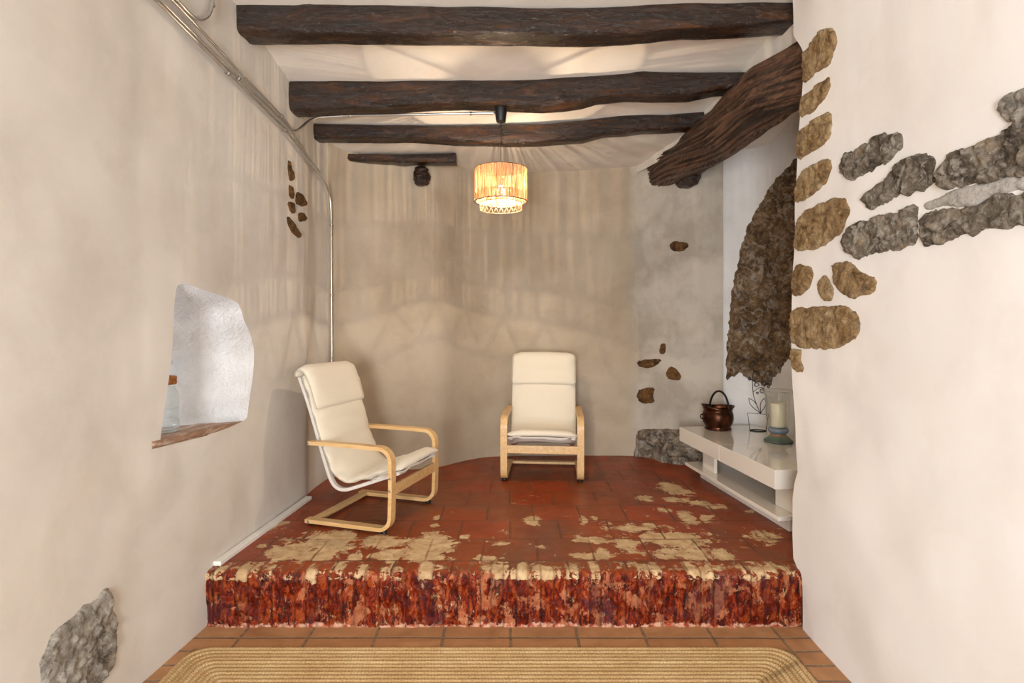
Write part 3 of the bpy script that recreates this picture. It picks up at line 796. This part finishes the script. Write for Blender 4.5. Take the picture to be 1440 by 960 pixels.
# old trunk lintel
SEC = [(3.00, 1.72, 3.00, .12, .17), (3.2, 1.67, 3.01, .15, .18), (3.4, 1.60, 3.00, .185, .17), (3.7, 1.58, 2.985, .20, .165), (4.1, 1.575, 2.985, .205, .165), (4.5, 1.56, 2.99, .20, .165), (4.9, 1.53, 3.01, .20, .165), (5.15, 1.49, 3.01, .19, .155), (5.3, 1.46, 3.0, .175, .15), (5.6, 1.42, 3.01, .16, .14)]
V = []; Fs = []; gv = []; K = 150; N = 170
for i in range(N+1):
    y = 3.0+2.6*i/N
    cx_, cz_, rx_, rz_ = [lerp_tab([(s[0], s[j]) for s in SEC], y) for j in (1, 2, 3, 4)]
    tw = (y-3)*.55
    for k in range(K):
        a = 2*PI*k/K; aa = a+tw+.25*noise.noise(Vector((y*1.3, 7, a)))
        ca, sa = math.cos(aa), math.sin(aa)
        g1 = noise.ridged_multi_fractal(Vector((ca*3.2, sa*3.2, y*.55)), 1.0, 2.1, 4, 1.0, 2.0)
        st = abs(noise.noise(Vector((ca*7.5+.6*math.sin(y*2.1), sa*7.5, y*.9))))
        g1 = 1.25+max(0, .16-st)*6*(.5+.9*abs(noise.noise(Vector((ca*2, sa*2, y*1.1+4)))))
        gg = max(0, g1-1.25)*1.5
        lump = noise.fractal(Vector((math.cos(a)*1.2, math.sin(a)*1.2, y*1.6)), .8, 2, 3)
        fold = math.sin(aa*5+1.5*noise.noise(Vector((y*.8, 2, 2))))
        r_ = 1+.12*lump+.07*fold-.11*min(1, gg)
        V.append((cx_+rx_*math.cos(a)*r_, y+.01*lump, cz_+rz_*math.sin(a)*r_)); gv.append(min(1, gg*2.2))
for i in range(N):
    for k in range(K):
        k2 = (k+1) % K; Fs.append((i*K+k, (i+1)*K+k, (i+1)*K+k2, i*K+k2))
Fs.append(tuple(range(K))); Fs.append(tuple(N*K+k for k in range(K-1, -1, -1)))
tk = obj('tree_trunk_lintel', (V, Fs), M['trunk']); tag(tk, 'massive grooved old tree trunk carrying the beams at the right', 'beam')
at = tk.data.attributes.new('groove', 'FLOAT', 'POINT'); at.data.foreach_set('value', gv)
obj('log_stub', rlog((1.60, 5.03, 2.895), (1.60, 5.42, 2.90), .095, 8, rg=.15), M['beam'], tk)['label'] = 'round dark sawn log end'

# ------------------------------------------------------------------ steel conduits on the left wall
PR = .0088
def P(px, py, Y): return Vector(((px-CX)*Y/F, Y, EYE-(py-HY)*Y/F))
def onwall(px, py, h=.036):
    s_, z = WL.from_px(px, py); p = WL.at(s_); return Vector((p.x+h, p.y, z))
def relax(pts, step=.02, it=6):
    """even spacing and rounded bends"""
    out = [pts[0]]; acc = 0
    for a, b in zip(pts, pts[1:]):
        L = (b-a).length; d = step-acc
        while d <= L: out.append(a.lerp(b, d/L)); d += step
        acc = L-(d-step)
    out.append(pts[-1])
    for _ in range(it):
        out = [out[0]]+[(out[i-1]+out[i]*2+out[i+1])/4 for i in range(1, len(out)-1)]+[out[-1]]
    return out
def backward(p, q, L=2.4):
    d = (p-q).normalized(); d.z *= .5; return p+d*L
def rel(vf, o):
    o_ = o.location; return ([Vector(v_)-o_ for v_ in vf[0]],)+tuple(vf[1:])
def clip(o, p, r=.014, axis=Vector((0, 1, 0))):
    q = tube([p-axis*.007, p+axis*.007], r, 14); obj('pipe_clip', rel(q, o), M['screw'], o)
def pipe(name, pts, label, clips=(), it=8, r=PR):
    path = relax(pts, .02, it); o = empty(name, path[0], label=label, cat='pipe')
    obj('pipe', rel(tube(path, r, 12), o), M['steel'], o)
    for p, ax in clips: clip(o, Vector(p), axis=Vector(ax))
    return o
a0, a1 = onwall(207, 0), onwall(396, 186)
cn = onwall(458, 268, .03)
pipe('wall_conduit', [backward(a0, a1), a0, a1, onwall(425, 224), onwall(452, 256), cn, Vector((cn.x+.004, cn.y+.03, cn.z-.1)), Vector((cn.x+.012, cn.y+.05, PLAT+.02))],
     'steel conduit pipe descending the left wall and dropping down the far corner',
     [(a0.lerp(a1, .45), (0, 1, 0)), (a0.lerp(a1, .97), (0, 1, 0)), ((cn.x+.006, cn.y+.036, cn.z-.28), (0, 0, 1)), ((cn.x+.008, cn.y+.042, cn.z-.85), (0, 0, 1))], 24)
b0, b1 = onwall(213, 0), onwall(401, 183)
pipe('wall_conduit', [backward(b0, b1), b0, b1, onwall(424, 217), onwall(444, 243)], 'steel conduit pipe ending in the bend beside the down pipe', [(b0.lerp(b1, .5), (0, 1, 0))])
u0, u1 = onwall(231, 0), onwall(392, 168)
run = [onwall(402, 181), P(411, 187, 3.95), P(421, 182, 3.98), P(432, 171, 4.06), P(443, 165, 4.12), P(487, 162.5, 4.14), P(697, 159, 4.14)]
c3 = pipe('ceiling_conduit', [backward(u0, u1), u0, u1]+run, 'steel conduit pipe turning off the wall and running across to the black lamp cap',
     [(P(492, 162.4, 4.14), (1, 0, 0)), (P(662, 159.8, 4.14), (1, 0, 0)), (u0.lerp(u1, .96), (0, 1, 0))], 7)
v0 = onwall(238, 0)
pipe('wall_conduit', [backward(v0, onwall(258, 22))]+[onwall(*q) for q in ((238, 0), (252, 16), (262, 26), (276, 28), (285, 20), (289, 4))]+[Vector((onwall(289, 4).x, onwall(289, 4).y, 3.45))],
     'steel conduit pipe bending up into the ceiling at the top left', [(Vector((onwall(289, 4).x, onwall(289, 4).y, onwall(289, 4).z-.01)), (0, 0, 1))], 5, PR*1.25)

# ------------------------------------------------------------------ pendant lamp
LX, LY = -.078, 4.0
lamp = empty('pendant_lamp', (LX, LY, 3.12), label='raffia drum pendant lamp with lit bulb hanging from the second beam', cat='lamp')
def lp(vf): return rel(vf, lamp)
obj('ceiling_cap', lp(lathe([(.0, 3.125), (.030, 3.125), (.044, 3.115), (.047, 3.10), (.044, 3.07), (.034, 3.00), (.030, 2.992), (.006, 2.99), (0, 2.985)], 32, (LX, LY, 0))), M['black'], lamp)
obj('cord', lp(tube([(LX, LY, 2.99), (LX, LY, 2.58)], .0028, 8)), M['black'], lamp)
obj('bulb_socket', lp(lathe([(0, 2.605), (.012, 2.60), (.02, 2.585), (.02, 2.545), (0, 2.543)], 24, (LX, LY, 0))), M['black'], lamp)
obj('bulb', lp(lathe([(0, 2.548), (.012, 2.545), (.014, 2.535), (.026, 2.515), (.030, 2.498), (.026, 2.48), (.014, 2.468), (0, 2.465)], 24, (LX, LY, 0))), M['bulb'], lamp)
obj('filament', lp(merge(*[tube([(LX+.008*math.cos(a), LY+.008*math.sin(a), 2.488), (LX+.005*math.cos(a), LY+.005*math.sin(a), 2.532)], .0015, 6) for a in (.4, 2.0, 3.5, 5.1)])), M['filament'], lamp)
RO, ZT, ZB = .183, 2.66, 2.432; RI, ZT2, ZB2 = .1475, 2.47, 2.378
def ring(r, z, t_=.0022): return tube([(LX+r*math.cos(2*PI*k/64), LY+r*math.sin(2*PI*k/64), z) for k in range(64)], t_, 6, True)
def strands(r, z0, z1, n, cov, jit, seed):
    rr = random.Random(seed); V = []; Fs = []
    for k in range(n):
        a = 2*PI*(k+.35*rr.random())/n; w = 2*PI/n*max(.12, cov+(rr.random()-.5)*jit+.30*noise.noise(Vector((a*9, seed, 0))))*.5
        b = a+(rr.random()-.5)*.025; segs = 5; r2 = r+(rr.random()-.5)*.003
        base = len(V)
        for s_ in range(segs+1):
            t_ = s_/segs; c = a+(b-a)*t_+.004*math.sin(t_*7+k); z = z0+(z1-z0)*t_
            for rad in (r2, r2+.0012):
                for sg in (-1, 1): V.append((LX+rad*math.cos(c+sg*w), LY+rad*math.sin(c+sg*w), z))
        for s_ in range(segs):
            o_ = base+s_*4
            for (p, q) in ((0, 1), (1, 3), (3, 2), (2, 0)): Fs.append((o_+p, o_+q, o_+q+4, o_+p+4))
    return V, Fs
sh = obj('lamp_shade', lp(merge(strands(RO, ZB, ZT, 300, .72, .6, 1))), M['raffia'], lamp)
ins = obj('inner_shade', lp(merge(strands(RI, ZB2+.042, ZT2+.03, 170, .62, .7, 2))), M['raffia'], lamp)
zz = []
for k in range(24):
    a0 = 2*PI*k/24; a1 = 2*PI*(k+.5)/24; a2 = 2*PI*(k+1)/24
    pt = lambda a_, z: (LX+RI*math.cos(a_), LY+RI*math.sin(a_), z)
    zz += [tube([pt(a0, ZB2+.042), pt(a1, ZB2)], .0012, 6), tube([pt(a1, ZB2), pt(a2, ZB2+.042)], .0012, 6)]
obj('zigzag_fringe', lp(merge(*zz)), M['raffia'], lamp)
fr = [ring(RO, ZT), ring(RO, ZB, .0028), ring(RI, ZB2+.042, .0022), ring(RI, ZT2+.03)]
for k in range(3):
    a = 2*PI*k/3+PI/2; fr.append(tube([(LX+.02*math.cos(a), LY+.02*math.sin(a), 2.585), (LX+RO*math.cos(a), LY+RO*math.sin(a), ZT-.003)], .0022, 6))
    fr.append(tube([(LX+RO*math.cos(a), LY+RO*math.sin(a), ZB), (LX+RI*math.cos(a), LY+RI*math.sin(a), ZT2-.03)], .0022, 6))
obj('shade_frame', lp(merge(*fr)), M['wire'], lamp)
obj('fringe_ring', lp(ring(RI, ZB2, .0018)), M['raffia'], lamp)
ld = bpy.data.lights.new('bulb_light', 'POINT'); ld.energy = 62; ld.color = (1, .80, .56); ld.shadow_soft_size = .004
lo = bpy.data.objects.new('bulb_light', ld); COL.objects.link(lo); lo.location = (LX, LY, 2.507)

# ------------------------------------------------------------------ armchairs
def slab(path, width, thick, x_in=0, n=2.6, K=28, wr=0.0, seed=0, taper=.05, off=0, belly=0.0):
    """upholstered band: superellipse section swept along (y,z) path"""
    N = len(path); V = []; Fs = []
    L = [0]
    for a, b in zip(path, path[1:]): L.append(L[-1]+(Vector(b)-Vector(a)).length)
    for i in range(N):
        a = Vector(path[max(i-1, 0)]); b = Vector(path[min(i+1, N-1)]); d = (b-a).normalized(); nn = Vector((-d.y, d.x))
        de = min(L[i], L[-1]-L[i]); e = min(1, de/taper); e = math.sqrt(max(0, 1-(1-e)**2))
        ww = width/2*(.93+.07*e); tt = thick/2*(.25+.75*e)
        p = Vector(path[i])
        for k in range(K):
            an = 2*PI*k/K; c, s_ = math.cos(an), math.sin(an)
            cx_ = math.copysign(abs(c)**(2/5.5), c); cz_ = math.copysign(abs(s_)**(2/1.6), s_)
            wri = wr*noise.fractal(Vector((cx_*3+seed, L[i]*9, seed)), .7, 2, 3)*(.4+e)
            sag = belly*(1-cx_*cx_)
            q = p+nn*(off+cz_*tt+wri-sag)
            V.append((x_in+ww*cx_*(1+.4*wr*noise.noise(Vector((L[i]*12, seed, cx_)))), q.x, q.y))
    for i in range(N-1):
        for k in range(K):
            k2 = (k+1) % K; Fs.append((i*K+k, i*K+k2, (i+1)*K+k2, (i+1)*K+k))
    Fs.append(tuple(range(K-1, -1, -1))); Fs.append(tuple((N-1)*K+k for k in range(K)))
    return V, Fs

def arc(cx_, cy_, r, a0, a1, n=8): return [(cx_+r*math.cos(math.radians(a0+(a1-a0)*k/n)), cy_+r*math.sin(math.radians(a0+(a1-a0)*k/n))) for k in range(n+1)]

def make_chair(loc, rz, label, seed):
    root = empty('armchair', loc, rz, label=label, cat='chair', group='cream bentwood armchairs')
    T = .024; OY = -.30
    def sh_(pts): return [(y+OY, z) for y, z in pts]
    zo = .012   # rubber feet lift the runner
    side = [(0, .014+zo), (.28, .014+zo), (.53, .014+zo)]+arc(.53, .09+zo, .076, -90, -2, 8)+[(.611, .25), (.610, .42)]+arc(.528, .437, .082, 0, 90, 9)+[(.40, .522), (.2, .524), (.02, .522)]
    for sx in (-1, 1):
        o = obj('side_frame', rect_sweep(sh_(side), .055, T, sx*.3075), M['birch'], root, False); bevel(o, .004, 3, 50)
        ft = obj('rubber_foot', shift(lathe([(0, 0), (.017, 0), (.019, .006), (.017, zo+.004), (0, zo+.004)], 20), (sx*.3075, .555+OY, 0)), M['black'], root)
        ft2 = obj('rubber_foot', shift(lathe([(0, 0), (.017, 0), (.019, .006), (.017, zo+.004), (0, zo+.004)], 20), (sx*.3075, .03+OY, 0)), M['black'], root)
        for (yy, zz_) in ((.611, .27), (.611, .345), (.03, .522), (.03, .026)):
            bl = tube([(sx*.332, yy+OY, zz_), (sx*.339, yy+OY, zz_)], .0075, 14); obj('bolt', bl, M['screw'], root)
    o = obj('front_rail', box(-.281, .281, .600+OY, .622+OY, .235, .300), M['birch'], root, False); bevel(o, .004)
    o = obj('rear_rail', box(-.281, .281, .02+OY, .075+OY, .016, .038), M['birch'], root, False); bevel(o, .004)
    rail = catmull([(.635, .362), (.48, .305), (.33, .250), (.25, .226), (.19, .232), (.145, .275), (.105, .37), (.06, .50), (.01, .65), (-.045, .80), (-.10, .93)], 5)
    rail = [(p.x, p.y) for p in rail]
    for sx in (-1, 1):
        o = obj('seat_rail', rect_sweep(sh_(rail), .034, .022, sx*.250), M['white_canvas'], root, False); bevel(o, .005, 3, 50)
    pad = catmull([(.655, .388), (.60, .388), (.50, .350), (.38, .308), (.29, .286), (.235, .292), (.185, .325), (.145, .385), (.105, .475), (.070, .58), (.030, .70), (-.010, .81), (-.052, .915), (-.066, .945)], 6)
    pad = [(p.x, p.y) for p in pad]
    cu = obj('seat_cushion', slab(sh_(pad), .565, .052, wr=.008, seed=seed, belly=.012), M['canvas'], root)
    # ruffled underside of the cover at the seat's front
    fl = catmull([(.652, .372), (.60, .358), (.52, .325), (.42, .290)], 5)
    obj('cover_flap', slab(sh_([(p.x, p.y) for p in fl]), .56, .022, wr=.022, seed=seed+4, taper=.03), M['white_canvas'], root)
    # piping along both long edges and the front
    N = len(pad); V, _ = slab(sh_(pad), .565, .052, wr=.008, seed=seed, belly=.012); K = 28
    for kk in (0, 14):
        obj('piping', tube([V[i*K+kk] for i in range(1, N-1)], .0032, 6), M['piping'], cu)
    hp = catmull([(.054, .728), (.034, .79), (.004, .87), (-.026, .94), (-.046, .972), (-.078, .982), (-.106, .966), (-.114, .93)], 6)
    hp = [(p.x-.0, p.y) for p in hp]
    # pulled a little towards the back rest
    hd = obj('headrest', slab(sh_(hp), .565, .056, wr=.006, seed=seed+9, taper=.03), M['canvas'], root)
    V, _ = slab(sh_(hp), .572, .056, wr=.006, seed=seed+9, taper=.03); n_ = len(hp)
    loop = [V[i*K+0] for i in range(n_-1, 1, -1)]+[V[1*K+k] for k in range(1, 14)]+[V[i*K+14] for i in range(2, n_)]
    obj('piping', tube(loop, .0034, 6), M['piping'], hd)
    return root
# chair centres: local origin is the middle of the runners
ang1 = math.radians(-17.5)
make_chair((-.935, 3.855, PLAT+.002), ang1-PI/2, 'cream armchair on the left, turned sideways towards the room', 2)
make_chair((.265, 4.87, PLAT+.002), PI+math.radians(-4.5), 'cream armchair in the middle, facing the viewer against the back wall', 11)

# ------------------------------------------------------------------ white lacquered low unit
TA = Vector((1.590, 3.44)); TB = Vector((1.424, 4.84)); ex = (TB-TA); TL = ex.length; ex.normalize(); ey = Vector((ex.y, -ex.x))
rz = math.atan2(ex.y, ex.x)
tv = empty('tv_unit', (TA.x, TA.y, PLAT), rz, label='glossy white two-tier low television unit against the right alcove wall', cat='cabinet')
H = .40; DP = .68   # local x along front edge (away from viewer), local -y towards the alcove wall
def tb(name, x0, x1, y0, y1, z0, z1, bv=.003, label=None):
    o = obj(name, box(x0, x1, y0, y1, z0, z1), M['lacquer'], tv, False); bevel(o, bv, 3)
    if label: o['label'] = label
    return o
tb('top_slab', 0, TL/2-.0015, -DP, 0, H-.118, H, label='near half of the top')
tb('top_slab', TL/2+.0015, TL, -DP, 0, H-.118, H, label='far half of the top')
tb('lower_shelf', .02, TL-.03, -DP, -.035, .082, .108)
tb('plinth', .06, TL-.12, -DP+.05, -.13, .0, .082)
tb('support_panel', 1.0, 1.20, -.135, -.11, .108, H-.118)
tb('support_panel', .04, .24, -.175, -.15, .108, H-.118)
tb('back_panel', .05, TL-.05, -DP+.03, -DP+.05, .108, H-.118)
TT = PLAT+H

# copper scuttle
bx, by = 1.715, 4.74
bu = empty('copper_bucket', (bx, by, TT), 0, label='antique copper coal bucket with black arched handle on the white unit', cat='bucket')
V = []; Fs = []; K = 64
pr = [(.100, 0), (.106, .004), (.108, .012), (.100, .02), (.104, .032), (.119, .06), (.125, .095), (.123, .125), (.116, .15), (.112, .158), (.115, .166), (.119, .18), (.126, .195)]
pr2 = [(r_-.003, z_) for r_, z_ in pr[::-1] if z_ > .02]+[(.08, .022)]
allp = pr+pr2
for r_, z_ in allp:
    for k in range(K):
        a = 2*PI*k/K; lip = max(0, (z_-.15)/.062)
        z2 = z_+lip*(.012*math.cos(2*a)-.008*math.cos(a+.5)); r2 = r_*(1+lip*.10*math.cos(2*a))
        V.append((r2*math.cos(a), r2*math.sin(a), z2))
for i in range(len(allp)-1):
    for k in range(K):
        k2 = (k+1) % K; Fs.append((i*K+k, i*K+k2, (i+1)*K+k2, (i+1)*K+k))
Fs.append(tuple(range(K-1, -1, -1))); Fs.append(tuple((len(allp)-1)*K+k for k in range(K)))
obj('bucket_body', (V, Fs), M['copper'], bu)
hd = [(-.045+.115*math.cos(a)*.86, -.02+.10*math.cos(a)*.3, .20+.115*math.sin(a)) for a in [PI*k/20 for k in range(21)]]
hd = [(-.055, .03, .14)]+[(-.055+.055+.055*-math.cos(PI*k/20)+(.0), .03-.12*k/20, .20+.12*math.sin(PI*k/20)) for k in range(21)]+[(.06, -.095, .14)]
obj('bucket_handle', tube(catmull(hd, 3), .0085, 12), M['wire'], bu)['label'] = 'black arched handle'
for px_, py_ in ((-.055, .03), (.06, -.10)):
    pass
obj('side_handle', tube(catmull([(-.122, -.02, .13), (-.15, -.03, .125), (-.152, -.03, .10), (-.120, -.02, .085)], 6), .005, 8), M['copper'], bu)

# wire flower in a pot
fx, fy = 2.015, 4.66
fl = empty('wire_flower_ornament', (fx, fy, TT), math.radians(-8), label='black wire outline of a flower in a pot on the white unit', cat='ornament')
r = .0028
pb, pt_, ph = .062, .082, .142
circ = lambda rad, z, sq=1: [(rad*math.cos(2*PI*k/40), sq*rad*math.sin(2*PI*k/40), z) for k in range(40)]
obj('pot_outline', merge(tube(circ(pb, .003, .7), .004, 8, True), tube([(-pb, 0, .003), (-pt_, 0, ph+.004), (pt_, 0, ph-.006), (pb, 0, .003)], r, 8)), M['wire'], fl)
def leaf(tip, wid, s):
    b = Vector((.02, 0, ph)); t_ = Vector(tip); d = t_-b; nn = Vector((-d.z, 0, d.x)).normalized()
    pts = [b+d*k/16+nn*wid*math.sin(PI*(k/16)**1.4) for k in range(17)]+[b+d*k/16-nn*wid*math.sin(PI*(k/16)**1.4) for k in range(15, 0, -1)]
    return tube(pts, r, 7, True)
obj('leaf_outline', leaf((-.073, 0, ph+.125), .020, 1), M['wire'], fl); obj('leaf_outline', leaf((.052, 0, ph+.128), .020, 1), M['wire'], fl)
stem = catmull([(.02, 0, ph), (-.01, 0, ph+.07), (-.035, 0, ph+.15), (-.042, 0, ph+.22), (-.043, 0, ph+.29), (-.035, .0, ph+.335), (-.015, 0, ph+.345), (-.008, 0, ph+.325), (-.02, 0, ph+.318)], 8)
br1 = catmull([(-.038, 0, ph+.175), (-.01, 0, ph+.20), (.02, 0, ph+.215), (.045, 0, ph+.21), (.06, 0, ph+.235), (.085, 0, ph+.25)], 6)
obj('stem', merge(tube(stem, r, 7), tube(br1, r*.9, 7)), M['wire'], fl)
def curl(cx_, cz_, rad, s0):
    pts = [(cx_+rad*(1-.55*k/30)*math.cos(s0+k*.38), 0, cz_+rad*(1-.55*k/30)*math.sin(s0+k*.38)) for k in range(31)]
    return tube(pts, r*.85, 6)
for cx_, cz_, rad in ((-.012, ph+.235, .022), (.045, ph+.245, .024), (.035, ph+.185, .022), (-.005, ph+.168, .010), (.082, ph+.222, .011), (-.068, ph+.285, .013)):
    obj('curl', curl(cx_, cz_, rad, cx_*30), M['wire'], fl)
obj('twig', merge(tube(catmull([(-.043, 0, ph+.27), (-.055, 0, ph+.278), (-.068, 0, ph+.285)], 4), r*.8, 6)), M['wire'], fl)

# hurricane candle holder
hx, hy = 1.985, 4.24
hu = empty('hurricane_candle_holder', (hx, hy, TT), 0, label='tall clear glass candle vase on a glazed pedestal on the white unit', cat='candle holder')
obj('pedestal', lathe([(0, 0), (.096, 0), (.102, .006), (.102, .014), (.094, .022), (.075, .036), (.058, .050), (.053, .060), (.056, .068), (.066, .074), (.071, .086), (.072, .096), (.066, .106), (.05, .108), (0, .108)], 56), M['glaze'], hu)
gp = [(.052, .109), (.066, .114), (.078, .14), (.087, .19), (.089, .25), (.087, .30), (.092, .34), (.103, .365), (.116, .382)]
obj('glass_vase', lathe(gp+[(r_-.003, z_+(.002 if i == 0 else 0)) for i, (r_, z_) in enumerate(gp[::-1])], 64, closed=True), M['glass'], hu)
obj('glass_rim', tube([(.1155*math.cos(2*PI*k/64), .1155*math.sin(2*PI*k/64), .382) for k in range(64)], .0022, 8, True), M['glass'], hu)
cd = empty('pillar_candle', (hx, hy, TT+.1125), 0, label='cream pillar candle inside the clear glass vase', cat='candle')
obj('wax_body', lathe([(0, 0), (.050, 0), (.053, .004), (.053, .172), (.050, .178), (.046, .176), (.040, .165), (.02, .158), (0, .157)], 48), M['wax'], cd)
obj('wick', tube([(0, 0, .155), (.001, 0, .170), (.003, 0, .178)], .0014, 6), M['black'], cd)

# glass jar in the niche
jx, jy = -1.745, 2.86
jz = SZ(jy)+.004
ja = empty('glass_jar', (jx, jy, jz), 0, label='clear glass jar with amber cork lid on the niche sill', cat='jar')
ja.scale = (1, 1, 1.06)
jp = [(0, .0), (.056, .0), (.064, .006), (.067, .03), (.067, .17), (.064, .19), (.052, .205), (.049, .212), (.049, .222)]
ji = [(.046, .222), (.046, .21), (.060, .188), (.063, .17), (.063, .03), (.058, .012), (0, .010)]
jb = obj('jar_body', lathe(jp+ji, 48), M['green_glass'], ja)
rib = [tube([(.0675*math.cos(a), .0675*math.sin(a), z) for a in [2*PI*k/48 for k in range(48)]], .002, 6, True) for z in (.055, .115)]
obj('glass_band', merge(*rib), M['green_glass'], ja)
obj('jar_base', lathe([(0, .011), (.058, .012), (.0625, .02), (0, .02)], 40), M['green_glass'], ja)
obj('jar_lid', lathe([(0, .224), (.05, .224), (.053, .228), (.053, .240), (.049, .243), (.053, .246), (.053, .258), (.050, .262), (.03, .264), (.018, .268), (.016, .278), (0, .280)], 40), M['cork'], ja)

# ------------------------------------------------------------------ braided jute rug
RX0, RX1, RY0, RY1, RC = -1.555, 1.345, .75, 2.765, .10
V = []; Fs = []; at_run = []; at_ring = []; pitch = .027
def rring(ins, zoff):
    x0, x1, y0, y1 = RX0+ins, RX1-ins, RY0+ins, RY1-ins; rc = max(.004, RC-ins*.35)
    pts = []
    for cx_, cy_, a0 in ((x1-rc, y1-rc, 0), (x0+rc, y1-rc, 90), (x0+rc, y0+rc, 180), (x1-rc, y0+rc, 270)):
        for k in range(9):
            a = math.radians(a0+90*k/8); pts.append(Vector((cx_+rc*math.cos(a), cy_+rc*math.sin(a), 0)))
    out = []; n = len(pts)
    for i in range(n):
        a, b = pts[i], pts[(i+1) % n]; L = (b-a).length; m_ = max(1, int(L/.03))
        for k in range(m_): out.append(a.lerp(b, k/m_))
    return out
ri = 0; ins = pitch/2
while ins < (RY1-RY0)/2-pitch/2:
    c = rring(ins, 0); n = len(c); base = len(V); run_ = 0
    for i in range(n):
        d = (c[(i+1) % n]-c[i-1]).normalized(); nn = Vector((-d.y, d.x, 0)); run_ += (c[i]-c[i-1]).length if i else 0
        wob = .0022*noise.noise(Vector((c[i].x*6, c[i].y*6, ri)))
        for k in range(7):
            a = PI*k/6; r_ = pitch*.52
            V.append((c[i].x+nn.x*(r_*math.cos(a)+wob), c[i].y+nn.y*(r_*math.cos(a)+wob), .002+.015*math.sin(a)+wob*.6))
            at_run.append(run_); at_ring.append(ri)
    for i in range(n):
        j = (i+1) % n
        for k in range(6): Fs.append((base+i*7+k, base+i*7+k+1, base+j*7+k+1, base+j*7+k))
    ins += pitch; ri += 1
bs = box(RX0+.01, RX1-.01, RY0+.01, RY1-.01, .001, .006)
nb = len(V); V += bs[0]; Fs += [tuple(i+nb for i in f) for f in bs[1]]; at_run += [0]*8; at_ring += [0]*8
rug = obj('jute_rug', (V, Fs), M['jute']); tag(rug, 'braided natural jute rug on the terracotta floor before the step', 'rug')
for nm, arr in (('run', at_run), ('ring', at_ring)):
    a_ = rug.data.attributes.new(nm, 'FLOAT', 'POINT'); a_.data.foreach_set('value', arr)

# ------------------------------------------------------------------ light
def area(name, loc, target, sx, sy, e, col):
    l = bpy.data.lights.new(name, 'AREA'); l.shape = 'RECTANGLE'; l.size = sx; l.size_y = sy; l.energy = e; l.color = col
    o = bpy.data.objects.new(name, l); COL.objects.link(o); o.location = loc
    o.rotation_euler = (Vector(target)-Vector(loc)).to_track_quat('-Z', 'Y').to_euler(); return o
area('doorway_daylight', ((DX0+DX1)/2, YR-.05, 1.25), ((DX0+DX1)/2+1.3, 3, 1.35), 1.0, 1.9, 250, (.93, .97, 1.0))
area('niche_window_daylight', (-2.16, 2.66, 1.45), (-1.8, 3.1, 1.62), .25, .42, 3.6, (.85, .93, 1.0))
wd = bpy.data.worlds.new('World'); SC.world = wd; wd.use_nodes = True
wd.node_tree.nodes['Background'].inputs[0].default_value = (.80, .88, 1, 1); wd.node_tree.nodes['Background'].inputs[1].default_value = 1.0

cam = bpy.data.cameras.new('camera'); co_ = bpy.data.objects.new('camera', cam); COL.objects.link(co_)
cam.sensor_width = 36; cam.lens = 20.0; cam.shift_y = -(480-HY)/1440.0
co_.location = (0, 0, EYE); co_.rotation_euler = (PI/2, 0, 0); SC.camera = co_
cam.clip_start = .05
vs = SC.view_settings; SC.display_settings.display_device = 'sRGB'
vs.view_transform = 'Standard'; vs.look = 'None'; vs.exposure = 0.0; vs.gamma = 1.0; vs.use_curve_mapping = False
